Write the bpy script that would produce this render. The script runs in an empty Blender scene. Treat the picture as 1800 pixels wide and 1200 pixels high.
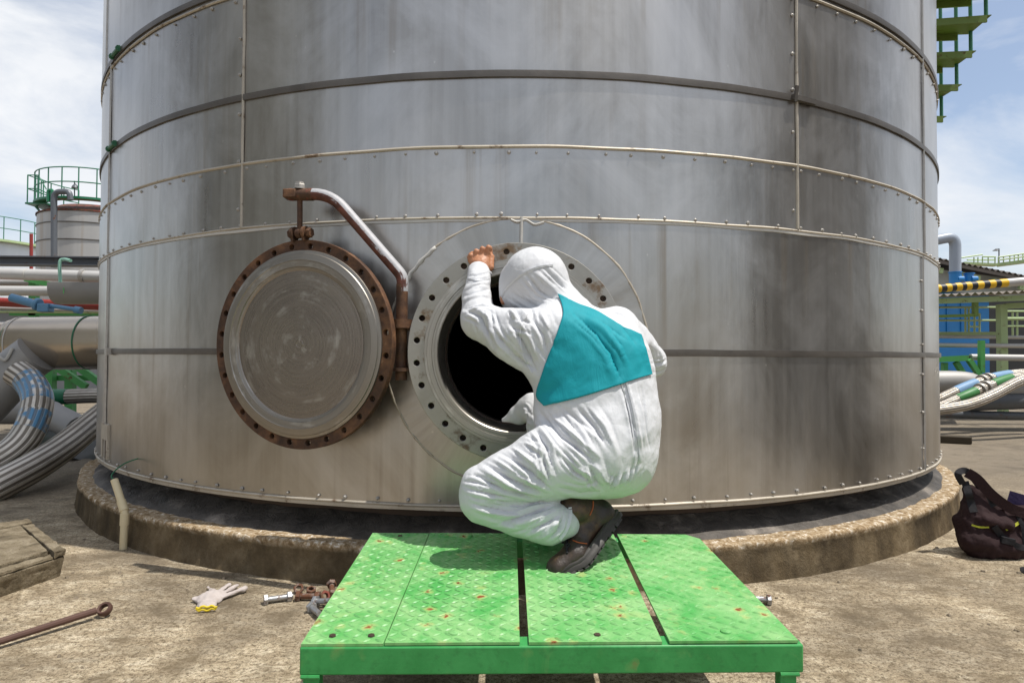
import bpy, bmesh, math, random
import numpy as np
from mathutils import Vector, Matrix, noise
from mathutils.bvhtree import BVHTree
V = Vector
R_ = math.radians
random.seed(7); rng = np.random.default_rng(7)
S = bpy.context.scene
C = S.collection

# ------------------------------------------------------------------ camera
FPX, CX, CY = 1130.0, 900.0, 600.0          # focal length and centre, in pixels of the 1800 x 1200 photograph
EYE = V((0, 0, 0.89))
cam = bpy.data.objects.new('camera', bpy.data.cameras.new('camera')); C.objects.link(cam)
cam.data.sensor_width = 36; cam.data.lens = 36 * FPX / 1800
cam.data.clip_start = 0.05; cam.data.clip_end = 2000
cam.matrix_world = Matrix.Translation(EYE) @ Matrix.Rotation(R_(90 + 1.3), 4, 'X') @ Matrix.Rotation(R_(0.25), 4, 'Z')
S.camera = cam
CM = cam.matrix_world.to_3x3(); CMI = CM.inverted()

# ------------------------------------------------------------------ sky, sun, exposure
SUN = V((0.36, -0.11, 0.90)).normalized()
w = bpy.data.worlds.new('World'); S.world = w; w.use_nodes = True
nt = w.node_tree; nt.nodes.clear()
def wn(t, **k):
    n = nt.nodes.new(t)
    for a, b in k.items(): setattr(n, a, b)
    return n
sky = wn('ShaderNodeTexSky', sky_type='NISHITA', sun_disc=False)
sky.sun_elevation = math.asin(SUN.z); sky.sun_rotation = math.atan2(SUN.x, SUN.y)
sky.air_density = 1.0; sky.dust_density = 1.2; sky.ozone_density = 2.0
tc = wn('ShaderNodeTexCoord'); mp = wn('ShaderNodeMapping'); mp.inputs['Scale'].default_value = (1.0, 1.0, 2.6)
mp.inputs['Location'].default_value = (3.4, 1.7, 0.55)
n1 = wn('ShaderNodeTexNoise'); n1.inputs['Scale'].default_value = 2.3; n1.inputs['Detail'].default_value = 9; n1.inputs['Roughness'].default_value = 0.58
n1.inputs['Distortion'].default_value = 0.35
cr = wn('ShaderNodeValToRGB'); cr.color_ramp.elements[0].position = 0.38; cr.color_ramp.elements[1].position = 0.62; cr.color_ramp.elements[0].color = (.16, .16, .16, 1)
n2 = wn('ShaderNodeTexNoise'); n2.inputs['Scale'].default_value = 5.0; n2.inputs['Detail'].default_value = 6
ccol = wn('ShaderNodeMix', data_type='RGBA'); ccol.inputs['A'].default_value = (9.0, 9.4, 10.0, 1); ccol.inputs['B'].default_value = (11.0, 11.1, 11.3, 1)
mix = wn('ShaderNodeMix', data_type='RGBA')
bg = wn('ShaderNodeBackground'); bg.inputs['Strength'].default_value = 0.092
out = wn('ShaderNodeOutputWorld')
L = nt.links.new
L(tc.outputs['Generated'], mp.inputs['Vector']); L(mp.outputs[0], n1.inputs['Vector']); L(mp.outputs[0], n2.inputs['Vector'])
L(n1.outputs['Fac'], cr.inputs['Fac']); L(n2.outputs['Fac'], ccol.inputs['Factor'])
L(cr.outputs['Color'], mix.inputs['Factor']); gain = wn('ShaderNodeMix', data_type='RGBA', blend_type='MULTIPLY'); gain.inputs['Factor'].default_value = 1; gain.inputs['B'].default_value = (1.6, 1.58, 1.55, 1); L(sky.outputs[0], gain.inputs['A']); L(gain.outputs['Result'], mix.inputs['A']); L(ccol.outputs['Result'], mix.inputs['B'])
L(mix.outputs['Result'], bg.inputs['Color']); L(bg.outputs[0], out.inputs['Surface'])
sl = bpy.data.lights.new('sun', 'SUN'); sl.energy = 4.8; sl.angle = R_(0.6); sl.color = (1.0, 0.955, 0.88)
so = bpy.data.objects.new('sun', sl); C.objects.link(so); so.rotation_euler = SUN.to_track_quat('Z', 'Y').to_euler(); so.location = (3, 0, 12)
S.view_settings.view_transform = 'Standard'; S.view_settings.look = 'None'
S.view_settings.exposure = 0.0; S.view_settings.gamma = 1.0

# ------------------------------------------------------------------ pixel helpers (a pixel gives a direction, distance comes from what it touches)
def ray(px, py): return (CM @ V(((px - CX) / FPX, -(py - CY) / FPX, -1))).normalized()
def at(px, py, y): d = ray(px, py); return EYE + d * (y / d.y)
def on_z(px, py, z=0.0): d = ray(px, py); return EYE + d * ((z - EYE.z) / d.z)
TC = V((0.04, 5.57, 0)); TR = 3.05
def on_cyl(px, py, R=TR):
    d = ray(px, py); ox, oy = -TC.x, -TC.y
    a = d.x**2 + d.y**2; b = 2 * (ox*d.x + oy*d.y); c = ox*ox + oy*oy - R*R
    q = max(b*b - 4*a*c, 0)
    return EYE + d * ((-b - math.sqrt(q)) / (2*a))
def ang_px(px, py, R=TR): p = on_cyl(px, py, R); return math.atan2(p.x - TC.x, -(p.y - TC.y))   # 0 faces the camera, + to the right
def cyl(a, z, R): return V((TC.x + R*math.sin(a), TC.y - R*math.cos(a), z))
def proj(P):                                              # world points (n,3) -> photo pixels
    q = (np.asarray(P) - np.array(EYE)) @ np.array(CM)
    return np.stack([CX - FPX*q[:, 0]/q[:, 2], CY + FPX*q[:, 1]/q[:, 2]], 1)

# ------------------------------------------------------------------ objects
WL = {}
def tag(o, label=None, cat=None, group=None, kind=None):
    if label: o['label'] = label
    if cat: o['category'] = cat
    if group: o['group'] = group
    if kind: o['kind'] = kind
    return o
def thing(name, loc, label, cat, group=None):
    o = bpy.data.objects.new(name, None); C.objects.link(o); o.location = loc; o.empty_display_size = 0.1
    WL[o.name] = V(loc); return tag(o, label, cat, group)
def link(name, me, loc, parent=None):
    o = bpy.data.objects.new(name, me); C.objects.link(o); loc = V(loc)
    WL[o.name] = loc
    if parent is not None: o.parent = parent; o.location = loc - WL[parent.name]
    else: o.location = loc
    return o
class MB:
    def __init__(s): s.v = []; s.f = []; s.uv = {}
    def add(s, vs, fs, uvs=None):
        b = len(s.v); s.v += [tuple(p) for p in vs]
        for i, f in enumerate(fs):
            if uvs: s.uv[len(s.f)] = uvs[i]
            s.f.append(tuple(b + k for k in f))
        return s
    def box(s, c, size, M=None, taper=1.0):
        hx, hy, hz = size[0]/2, size[1]/2, size[2]/2
        vs = []
        for z in (-1, 1):
            t = taper if z > 0 else 1
            for x, y in ((-1, -1), (1, -1), (1, 1), (-1, 1)):
                p = V((x*hx*t, y*hy*t, z*hz))
                vs.append((M @ p if M else p) + V(c))
        return s.add(vs, [(3, 2, 1, 0), (4, 5, 6, 7), (0, 1, 5, 4), (1, 2, 6, 5), (2, 3, 7, 6), (3, 0, 4, 7)])
    def hexa(s, p): return s.add(p, [(3, 2, 1, 0), (4, 5, 6, 7), (0, 1, 5, 4), (1, 2, 6, 5), (2, 3, 7, 6), (3, 0, 4, 7)])
    def beam(s, a, b, wd, ht, up=V((0, 0, 1))):
        a, b = V(a), V(b); d = (b - a).normalized(); x = d.cross(up).normalized(); z = x.cross(d)
        o = [x*wd/2*i + z*ht/2*j for i, j in ((-1, -1), (1, -1), (1, 1), (-1, 1))]
        return s.hexa([a + k for k in o] + [b + k for k in o])
    def tube(s, path, r, n=12, caps=True, ru=None):
        P = [V(p) for p in path]; m = len(P)
        rr = [r]*m if not hasattr(r, '__len__') else list(r)
        T = [(P[min(i+1, m-1)] - P[max(i-1, 0)]).normalized() for i in range(m)]
        u = T[0].orthogonal().normalized() if ru is None else (V(ru) - T[0]*T[0].dot(V(ru))).normalized()
        vs = []; ln = [0]
        for i in range(m):
            if i: ln.append(ln[-1] + (P[i] - P[i-1]).length)
            u = (u - T[i]*u.dot(T[i])).normalized(); v = T[i].cross(u)
            for k in range(n):
                a = 2*math.pi*k/n; vs.append(P[i] + (u*math.cos(a) + v*math.sin(a))*rr[i])
        fs = []; uv = []
        for i in range(m-1):
            for k in range(n):
                k2 = (k+1) % n
                fs.append((i*n+k, i*n+k2, (i+1)*n+k2, (i+1)*n+k))
                uv.append(((k/n, ln[i]), ((k+1)/n, ln[i]), ((k+1)/n, ln[i+1]), (k/n, ln[i+1])))
        if caps:
            fs += [tuple(range(n-1, -1, -1)), tuple((m-1)*n + k for k in range(n))]; uv += [[(0, 0)]*n]*2
        return s.add(vs, fs, uv)
    def lathe(s, prof, o, axis, n=64, a0=0, a1=2*math.pi, ref=None):     # prof: (r, t along axis)
        ax = V(axis).normalized(); u = ax.orthogonal().normalized() if ref is None else (V(ref) - ax*ax.dot(V(ref))).normalized(); v = ax.cross(u)
        full = abs(a1 - a0 - 2*math.pi) < 1e-6; cnt = n if full else n+1; m = len(prof); vs = []
        for k in range(cnt):
            a = a0 + (a1-a0)*k/n; d = u*math.cos(a) + v*math.sin(a)
            vs += [V(o) + d*r + ax*t for r, t in prof]
        fs = []; uv = []; R0 = max(p[0] for p in prof); ln = [0]
        for i in range(1, m): ln.append(ln[-1] + math.hypot(prof[i][0]-prof[i-1][0], prof[i][1]-prof[i-1][1]))
        for k in range(n):
            k2 = (k+1) % cnt
            for i in range(m-1):
                fs.append((k*m+i, k2*m+i, k2*m+i+1, k*m+i+1))
                A, B = (a0+(a1-a0)*k/n)*R0, (a0+(a1-a0)*(k+1)/n)*R0
                uv.append(((A, ln[i]), (B, ln[i]), (B, ln[i+1]), (A, ln[i+1])))
        return s.add(vs, fs, uv)
    def grid(s, fn, nu, nv, uvfn=None):
        vs = [fn(i/nu, j/nv) for j in range(nv+1) for i in range(nu+1)]
        fs = []; uv = []
        for j in range(nv):
            for i in range(nu):
                a = j*(nu+1)+i; fs.append((a, a+1, a+nu+2, a+nu+1))
                if uvfn: uv.append([uvfn(*q) for q in ((i/nu, j/nv), ((i+1)/nu, j/nv), ((i+1)/nu, (j+1)/nv), (i/nu, (j+1)/nv))])
        return s.add(vs, fs, uv if uvfn else None)
    def mesh(s, name, m, c, smooth):
        me = bpy.data.meshes.new(name); me.from_pydata([(p[0]-c[0], p[1]-c[1], p[2]-c[2]) for p in s.v], [], s.f)
        if s.uv:
            l = me.uv_layers.new(name='UVMap'); k = 0; d = np.zeros((sum(len(f) for f in s.f), 2), np.float32)
            for i, f in enumerate(s.f):
                q = s.uv.get(i)
                if q: d[k:k+len(f)] = q
                k += len(f)
            l.data.foreach_set('uv', d.ravel())
        me.materials.append(m)
        if smooth is not None:
            me.polygons.foreach_set('use_smooth', [True]*len(me.polygons))
            if smooth < 180: me.set_sharp_from_angle(angle=R_(smooth))
        return me
    def build(s, name, m, parent=None, smooth=35, bevel=0, recalc=False):
        a = np.array(s.v); c = (a.min(0) + a.max(0))/2
        me = s.mesh(name, m, c, smooth)
        if recalc:
            bm = bmesh.new(); bm.from_mesh(me); bmesh.ops.recalc_face_normals(bm, faces=bm.faces); bm.to_mesh(me); bm.free()
        o = link(name, me, c, parent)
        if bevel:
            b = o.modifiers.new('b', 'BEVEL'); b.width = bevel; b.segments = 2; b.limit_method = 'ANGLE'; b.angle_limit = R_(40)
        return o
def smooth_path(pts, n=8):
    P = [V(p) for p in pts]; P = [P[0]*2 - P[1]] + P + [P[-1]*2 - P[-2]]; o = []
    for i in range(1, len(P)-2):
        a, b, c, d = P[i-1:i+3]
        for k in range(n):
            t = k/n; o.append(0.5*(2*b + (c-a)*t + (2*a-5*b+4*c-d)*t*t + (3*b-a-3*c+d)*t**3))
    o.append(P[-2]); return o
def round_path(pts, r, n=6):                                   # straight runs with rounded corners
    P = [V(p) for p in pts]; o = [P[0]]
    for i in range(1, len(P)-1):
        a = (P[i-1]-P[i]); b = (P[i+1]-P[i]); k = min(r, a.length*.45, b.length*.45)
        A = P[i] + a.normalized()*k; B = P[i] + b.normalized()*k
        for j in range(n+1):
            t = j/n; o.append(A*(1-t)**2 + P[i]*2*t*(1-t) + B*t*t)
    return o + [P[-1]]
def plate_with_holes(name, loops, th, m, parent, M, bev=0.002):  # flat plate in its own xy plane, real holes, placed by matrix M
    cu = bpy.data.curves.new(name, 'CURVE'); cu.dimensions = '2D'; cu.fill_mode = 'BOTH'; cu.extrude = th/2 - bev; cu.bevel_depth = bev; cu.bevel_resolution = 1; cu.offset = -bev
    for lp in loops:
        sp = cu.splines.new('POLY'); sp.points.add(len(lp)-1); sp.use_cyclic_u = True
        for p, q in zip(sp.points, lp): p.co = (q[0], q[1], 0, 1)
    t = bpy.data.objects.new('t', cu); C.objects.link(t)
    dg = bpy.context.evaluated_depsgraph_get(); dg.update()
    me = bpy.data.meshes.new_from_object(t.evaluated_get(dg)); bpy.data.objects.remove(t)
    me.name = name; me.materials.clear(); me.materials.append(m)
    loc = M.to_translation(); me.transform(M.to_3x3().to_4x4())
    me.polygons.foreach_set('use_smooth', [True]*len(me.polygons)); me.set_sharp_from_angle(angle=R_(35))
    return link(name, me, loc, parent)
def circ(r, n, c=(0, 0), rev=False):
    o = [(c[0] + r*math.cos(2*math.pi*k/n), c[1] + r*math.sin(2*math.pi*k/n)) for k in range(n)]
    return o[::-1] if rev else o

# ------------------------------------------------------------------ signed-distance modelling (people, bag, gloves): smooth union of tapered capsules
class SDF:
    def __init__(s): s.p = []
    def cap(s, a, b, ra, rb, k=0.03, flat=None): s.p.append((np.array(a, float), np.array(b, float), ra, rb, k, flat)); return s
    def mesh(s, h, warp=None, pad=0.03):
        lo = np.min([np.minimum(a, b) - max(ra, rb) for a, b, ra, rb, k, f in s.p], 0) - pad
        hi = np.max([np.maximum(a, b) + max(ra, rb) for a, b, ra, rb, k, f in s.p], 0) + pad
        n = np.ceil((hi - lo)/h).astype(int) + 1
        ax = [(lo[i] + h*np.arange(n[i])).astype(np.float32) for i in range(3)]
        F = np.full(n, 0.2, np.float32)
        for a, b, ra, rb, k, flat in s.p:
            rm = max(ra, rb) + k + 0.05
            sl = []
            for i in range(3):
                i0 = max(int((min(a[i], b[i]) - rm - lo[i])/h), 0); i1 = min(int((max(a[i], b[i]) + rm - lo[i])/h) + 2, n[i]); sl.append(slice(i0, i1))
            X, Y, Z = np.meshgrid(ax[0][sl[0]], ax[1][sl[1]], ax[2][sl[2]], indexing='ij')
            d = b - a; dd = max(d @ d, 1e-9)
            t = np.clip(((X-a[0])*d[0] + (Y-a[1])*d[1] + (Z-a[2])*d[2])/dd, 0, 1)
            qx, qy, qz = X - a[0] - t*d[0], Y - a[1] - t*d[1], Z - a[2] - t*d[2]
            if flat is not None:                               # squash along a unit axis: (axis, factor)
                f, kf = flat; e = (qx*f[0] + qy*f[1] + qz*f[2])*(1/kf - 1); qx = qx + e*f[0]; qy = qy + e*f[1]; qz = qz + e*f[2]
            g = np.sqrt(qx*qx + qy*qy + qz*qz) - (ra + t*(rb - ra))
            if flat is not None: g = g*(0.5 + 0.5*flat[1])
            o = F[tuple(sl)]; kk = max(k, 1e-4); hh = np.clip(0.5 + 0.5*(o - g)/kk, 0, 1)
            F[tuple(sl)] = (o*(1-hh) + g*hh - kk*hh*(1-hh)).astype(np.float32)
        # surface nets
        ins = F < 0; cnt = np.zeros(n-1, np.int32); acc = np.zeros((*(n-1), 3), np.float32)
        nx, ny, nz = n - 1
        for d in range(3):
            e = [(o1, o2) for o1 in (0, 1) for o2 in (0, 1)]
            for o1, o2 in e:
                off = [0, 0, 0]; oth = [i for i in range(3) if i != d]; off[oth[0]] = o1; off[oth[1]] = o2
                A = F[off[0]:off[0]+nx, off[1]:off[1]+ny, off[2]:off[2]+nz]; of2 = off.copy(); of2[d] += 1
                B = F[of2[0]:of2[0]+nx, of2[1]:of2[1]+ny, of2[2]:of2[2]+nz]
                m = (A < 0) != (B < 0); t = np.where(m, A/np.where(m, A - B, 1), 0)
                cnt += m; acc[..., d] += t
                for i in range(3):
                    if i != d and off[i]: acc[..., i] += m
        act = cnt > 0; idx = np.full(n-1, -1, np.int64); idx[act] = np.arange(act.sum())
        ii = np.argwhere(act); P = lo + h*(ii + acc[act]/cnt[act][:, None])
        Q = []
        for d in range(3):
            A = [slice(None)]*3; B = [slice(None)]*3; A[d] = slice(0, -1); B[d] = slice(1, None)
            ch = ins[tuple(A)] != ins[tuple(B)]; e = np.argwhere(ch); fl = ins[tuple(A)][ch]
            o = [i for i in range(3) if i != d]
            e_ok = (e[:, o[0]] > 0) & (e[:, o[1]] > 0) & (e[:, o[0]] < (n-1)[o[0]]) & (e[:, o[1]] < (n-1)[o[1]])
            e = e[e_ok]; fl = fl[e_ok]; c = []
            for s1, s2 in ((0, 0), (1, 0), (1, 1), (0, 1)):
                q = e.copy(); q[:, o[0]] -= s1; q[:, o[1]] -= s2; c.append(idx[q[:, 0], q[:, 1], q[:, 2]])
            c = np.stack(c, 1); flip = fl if d != 1 else ~fl
            c[~flip] = c[~flip][:, ::-1]; Q.append(c)
        return P, np.concatenate(Q)
def normals(P, Q):
    a = P[Q[:, 2]] - P[Q[:, 0]]; b = P[Q[:, 3]] - P[Q[:, 1]]; fn = np.cross(a, b); N = np.zeros_like(P)
    for i in range(4): np.add.at(N, Q[:, i], fn)
    return N/np.maximum(np.linalg.norm(N, axis=1, keepdims=True), 1e-9)
def lap(P, Q, it=2, lam=0.5):
    for _ in range(it):
        s = np.zeros_like(P); c = np.zeros(len(P))
        for i in range(4):
            for j in (1, 3): np.add.at(s, Q[:, i], P[Q[:, (i+j) % 4]]); np.add.at(c, Q[:, i], 1)
        P = P + lam*(s/c[:, None] - P)
    return P
def np_mesh(name, P, Q, m, parent=None):
    c = (P.min(0) + P.max(0))/2; me = bpy.data.meshes.new(name)
    me.vertices.add(len(P)); me.vertices.foreach_set('co', (P - c).astype(np.float32).ravel())
    me.loops.add(Q.size); me.loops.foreach_set('vertex_index', Q.astype(np.int32).ravel())
    me.polygons.add(len(Q)); me.polygons.foreach_set('loop_start', np.arange(0, Q.size, 4, dtype=np.int32))
    me.polygons.foreach_set('use_smooth', np.ones(len(Q), bool)); me.update(calc_edges=True); me.validate()
    me.materials.append(m); return link(name, me, c, parent)
def vnoise(P, sc, seed=0, stretch=(1, 1, 1)):                  # smooth value noise in -1..1, vectorised
    q = P*np.array(stretch)*sc + seed*17.31; i = np.floor(q).astype(np.int64); f = q - i; f = f*f*(3 - 2*f); r = 0
    for a in (0, 1):
        for b in (0, 1):
            for c in (0, 1):
                hsh = (i[:, 0]+a)*374761393 + (i[:, 1]+b)*668265263 + (i[:, 2]+c)*2147483647 + seed*144665
                hsh = (hsh ^ (hsh >> 13))*1274126177; hsh = hsh ^ (hsh >> 16)
                w_ = (f[:, 0] if a else 1-f[:, 0])*(f[:, 1] if b else 1-f[:, 1])*(f[:, 2] if c else 1-f[:, 2])
                r = r + w_*((hsh & 0xffff)/32768.0 - 1)
    return r

def worley(P, sc, seed=0, stretch=(1, 1, 1)):                 # distance to the nearest random point: flat facets with sharp ridges, like creased paper
    q = P*np.array(stretch)*sc + seed*7.77; i = np.floor(q).astype(np.int64); best = np.full(len(P), 9.0)
    for a in (-1, 0, 1):
        for b in (-1, 0, 1):
            for c in (-1, 0, 1):
                j = i + np.array([a, b, c]); hs = j[:, 0]*73856093 ^ j[:, 1]*19349663 ^ j[:, 2]*83492791 ^ (seed*9176); o = []
                for k_ in range(3):
                    hs = (hs ^ (hs >> 13))*1274126177; hs = hs ^ (hs >> 16); o.append((hs & 0xffff)/65536.0)
                best = np.minimum(best, np.linalg.norm(j + np.stack(o, 1) - q, axis=1))
    return best
# ------------------------------------------------------------------ materials
class Mt:
    def __init__(s, name, rough=0.5, metal=0.0, spec=0.5):
        s.m = bpy.data.materials.new(name); s.m.use_nodes = True; s.t = s.m.node_tree; s.b = s.t.nodes['Principled BSDF']
        s.b.inputs['Roughness'].default_value = rough; s.b.inputs['Metallic'].default_value = metal; s.b.inputs['Specular IOR Level'].default_value = spec
        s.tc = s.t.nodes.new('ShaderNodeTexCoord'); s.h = None
    def n(s, t, **k):
        o = s.t.nodes.new(t)
        for a, b in k.items(): setattr(o, a, b)
        return o
    def l(s, a, b): s.t.links.new(a, b)
    def co(s, kind='Object', scale=(1, 1, 1), loc=(0, 0, 0), rot=(0, 0, 0)):
        mp = s.n('ShaderNodeMapping'); mp.inputs['Scale'].default_value = scale; mp.inputs['Location'].default_value = loc; mp.inputs['Rotation'].default_value = rot
        if kind == 'World': g = s.n('ShaderNodeNewGeometry'); s.l(g.outputs['Position'], mp.inputs[0])
        else: s.l(s.tc.outputs[kind], mp.inputs[0])
        return mp.outputs[0]
    def noise(s, sc, det=5, rough=0.55, co=None, dist=0.0):
        q = s.n('ShaderNodeTexNoise'); q.inputs['Scale'].default_value = sc; q.inputs['Detail'].default_value = det; q.inputs['Roughness'].default_value = rough; q.inputs['Distortion'].default_value = dist
        s.l(co if co is not None else s.co('World'), q.inputs['Vector']); return q.outputs['Fac']
    def ramp(s, fac, stops):
        r = s.n('ShaderNodeValToRGB'); e = r.color_ramp.elements
        while len(e) < len(stops): e.new(0.5)
        for i, (p, c) in enumerate(stops): e[i].position = p; e[i].color = (*c, 1) if hasattr(c, '__len__') else (c, c, c, 1)
        s.l(fac, r.inputs['Fac']); return r.outputs['Color']
    def mix(s, f, a, b, mode='MIX'):
        q = s.n('ShaderNodeMix', data_type='RGBA', blend_type=mode)
        for k, x in (('Factor', f), ('A', a), ('B', b)):
            if hasattr(x, 'is_linked'): s.l(x, q.inputs[k])
            elif k == 'Factor': q.inputs[k].default_value = x
            else: q.inputs[k].default_value = (*x, 1)
        return q.outputs['Result']
    def mul(s, a, b, op='MULTIPLY'):
        q = s.n('ShaderNodeMath', operation=op)
        for i, x in enumerate((a, b)):
            if hasattr(x, 'is_linked'): s.l(x, q.inputs[i])
            else: q.inputs[i].default_value = x
        return q.outputs[0]
    def col(s, x):
        if hasattr(x, 'is_linked'): s.l(x, s.b.inputs['Base Color'])
        else: s.b.inputs['Base Color'].default_value = (*x, 1)
        return s
    def rough(s, x, a=None, b=None):
        if a is not None:
            q = s.n('ShaderNodeMapRange'); q.inputs['To Min'].default_value = a; q.inputs['To Max'].default_value = b; s.l(x, q.inputs['Value']); x = q.outputs[0]
        s.l(x, s.b.inputs['Roughness']); return s
    def metal(s, x): s.l(x, s.b.inputs['Metallic']); return s
    def bump(s, h, strength=0.3, dist=0.01):
        q = s.n('ShaderNodeBump'); q.inputs['Strength'].default_value = strength; q.inputs['Distance'].default_value = dist
        s.l(h, q.inputs['Height'])
        if s.h is not None: s.l(s.h, q.inputs['Normal'])
        s.h = q.outputs[0]; s.l(s.h, s.b.inputs['Normal']); return s
def worn(name, c0, c1, rough=0.5, metal=0.0, sc=9, rust=0.0, rustc=((0.16, 0.06, 0.025), (0.07, 0.03, 0.015)), bump=0.15, spec=0.5):
    m = Mt(name, rough, metal, spec); c = m.mix(m.noise(sc, 7), c0, c1)
    if rust:
        k = m.ramp(m.noise(sc*1.7, 8, 0.65), [(0.62-rust*0.35, 0.0), (0.72-rust*0.35, 1.0)])
        c = m.mix(k, c, m.mix(m.noise(40, 4), *rustc)); m.metal(m.ramp(k, [(0, metal), (1, 0.0)])); m.rough(k, rough, 0.8)
    m.col(c); m.bump(m.noise(60, 6), bump, 0.004); return m.m
# ------------------------------------------------------------------ materials of the place
def mk_clad():
    m = Mt('stainless_cladding', 0.4, 0.92)
    oi = m.n('ShaderNodeObjectInfo')
    off = m.n('ShaderNodeCombineXYZ'); m.l(m.mul(oi.outputs['Random'], 37.0), off.inputs[0]); m.l(m.mul(oi.outputs['Random'], 11.0), off.inputs[1])
    def uvn(sx, sy):
        a = m.n('ShaderNodeVectorMath', operation='ADD'); m.l(m.tc.outputs['UV'], a.inputs[0]); m.l(off.outputs[0], a.inputs[1])
        q = m.n('ShaderNodeMapping'); q.inputs['Scale'].default_value = (sx, sy, 1); m.l(a.outputs[0], q.inputs[0]); return q.outputs[0]
    st = m.noise(1, 6, 0.55, uvn(22, 0.5)); bl = m.noise(1, 7, 0.65, uvn(1.9, 1.5), 0.7); fine = m.noise(1, 3, 0.6, uvn(260, 5))
    wide = m.noise(1, 3, 0.5, uvn(4.5, 0.25))
    c = m.ramp(st, [(0.3, (0.330, 0.320, 0.304)), (0.7, (0.449, 0.442, 0.429))])
    c = m.mix(m.ramp(wide, [(0.40, 0.0), (0.66, 0.6)]), c, (0.297, 0.281, 0.257), 'MIX')
    c = m.mix(m.ramp(bl, [(0.42, 0.0), (0.66, 0.75)]), c, (0.528, 0.528, 0.528))
    drip = m.mul(m.ramp(m.noise(1, 6, 0.6, uvn(14, 0.35)), [(0.55, 0.0), (0.75, 1.0)]), m.ramp(m.noise(1, 2, 0.5, uvn(0.8, 1.2)), [(0.42, 0.0), (0.62, 0.85)]))
    c = m.mix(drip, c, (0.224, 0.188, 0.145))
    vo = m.n('ShaderNodeTexVoronoi'); vo.inputs['Scale'].default_value = 1; m.l(uvn(9, 7), vo.inputs['Vector'])
    c = m.mix(m.ramp(vo.outputs['Distance'], [(0.015, 0.7), (0.05, 0.0)]), c, (0.561, 0.554, 0.528))
    c = m.mix(1.0, c, (1.03, 1.0, 0.965), 'MULTIPLY')
    m.col(c); m.rough(m.mix(0.65, st, bl), 0.18, 0.43)
    m.metal(m.ramp(m.mix(0.5, drip, bl), [(0.2, 0.95), (0.8, 0.62)]))
    m.bump(fine, 0.10, 0.002); m.bump(m.noise(1, 4, 0.5, uvn(2.8, 1.3)), 0.22, 0.035)
    return m.m
M = {}
M['clad'] = mk_clad()
M['strap'] = worn('strap_steel', (0.06, 0.053, 0.046), (0.20, 0.18, 0.16), 0.45, 0.6, 6)
M['trim'] = worn('seam_bead', (0.56, 0.51, 0.43), (0.33, 0.29, 0.23), 0.55, 0.3, 9, 0.12, ((0.22, 0.15, 0.09), (0.1, 0.07, 0.05)))
M['screw'] = worn('screw_zinc', (0.52, 0.50, 0.47), (0.30, 0.28, 0.25), 0.5, 0.6, 40)
M['sealant'] = worn('grey_sealant', (0.62, 0.61, 0.58), (0.42, 0.40, 0.36), 0.65, 0.1, 14)
def mk_rust(name, paint=None):
    m = Mt(name, 0.75, 0.15)
    c = m.ramp(m.noise(14, 9, 0.68), [(0.3, (0.030, 0.016, 0.010)), (0.5, (0.085, 0.040, 0.020)), (0.64, (0.17, 0.08, 0.036)), (0.78, (0.34, 0.23, 0.15))])
    if paint:
        k = m.ramp(m.noise(9, 7, 0.6), [(0.5, 0.0), (0.57, 1.0)]); c = m.mix(k, c, paint)
    m.col(c); m.rough(m.noise(22, 5), 0.5, 0.85); m.bump(m.noise(90, 8, 0.7), 0.5, 0.004); return m.m
M['rust'] = mk_rust('brown_rust'); M['rustred'] = mk_rust('rust_with_red_primer', (0.20, 0.045, 0.03))
def mk_arm():
    m = Mt('foil_wrapped_pipe', 0.6, 0.15)
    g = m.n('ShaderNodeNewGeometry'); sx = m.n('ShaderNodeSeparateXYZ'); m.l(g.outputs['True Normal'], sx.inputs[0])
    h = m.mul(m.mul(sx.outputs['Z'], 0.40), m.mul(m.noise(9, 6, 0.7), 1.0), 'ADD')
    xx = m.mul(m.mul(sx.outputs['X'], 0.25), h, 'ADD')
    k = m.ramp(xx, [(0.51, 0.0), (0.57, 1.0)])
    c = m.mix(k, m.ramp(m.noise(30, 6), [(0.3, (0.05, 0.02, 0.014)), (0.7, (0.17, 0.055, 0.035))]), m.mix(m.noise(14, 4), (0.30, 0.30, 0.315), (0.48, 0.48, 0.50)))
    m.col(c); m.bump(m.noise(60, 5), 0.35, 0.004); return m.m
M['arm'] = mk_arm()
def mk_turned(name, lo, hi, ra=0.22, rb=0.5, metal=0.95, sx=1.4, sy=95):
    m = Mt(name, 0.35, metal)
    rings = m.noise(1, 6, 0.65, m.co('UV', (sx, sy, 1))); bl = m.noise(4.5, 6, 0.6, None, 0.6)
    sm = m.noise(1, 5, 0.7, m.co('UV', (3.2, 12, 1)))
    c = m.mix(rings, lo, hi); c = m.mix(m.ramp(bl, [(0.4, 0.0), (0.75, 0.6)]), c, (0.33, 0.29, 0.24))
    c = m.mix(m.ramp(sm, [(0.54, 0.0), (0.70, 0.55)]), c, (0.72, 0.70, 0.66))
    m.col(c); m.rough(m.mix(0.5, sm, rings), ra, rb); m.bump(rings, 0.25, 0.002); return m.m
M['turned'] = mk_turned('turned_steel_face', (0.19, 0.175, 0.155), (0.37, 0.345, 0.31), 0.34, 0.55)
M['lidplate'] = mk_turned('lid_plate_steel', (0.17, 0.148, 0.13), (0.36, 0.315, 0.28), 0.16, 0.40)
M['flange'] = mk_turned('flange_steel', (0.28, 0.265, 0.235), (0.48, 0.46, 0.42), 0.28, 0.52, 0.85)
M['flangeplate'] = worn('flange_plate_steel', (0.46, 0.44, 0.40), (0.25, 0.235, 0.20), 0.42, 0.75, 6, 0.2, ((0.22, 0.15, 0.09), (0.12, 0.08, 0.05)))
M['inside'] = worn('shaded_tank_inside', (0.010, 0.010, 0.010), (0.02, 0.019, 0.018), 0.7, 0.0, 3)  # near-black colour puts the darkness of the closed hollow into its surfaces
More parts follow.
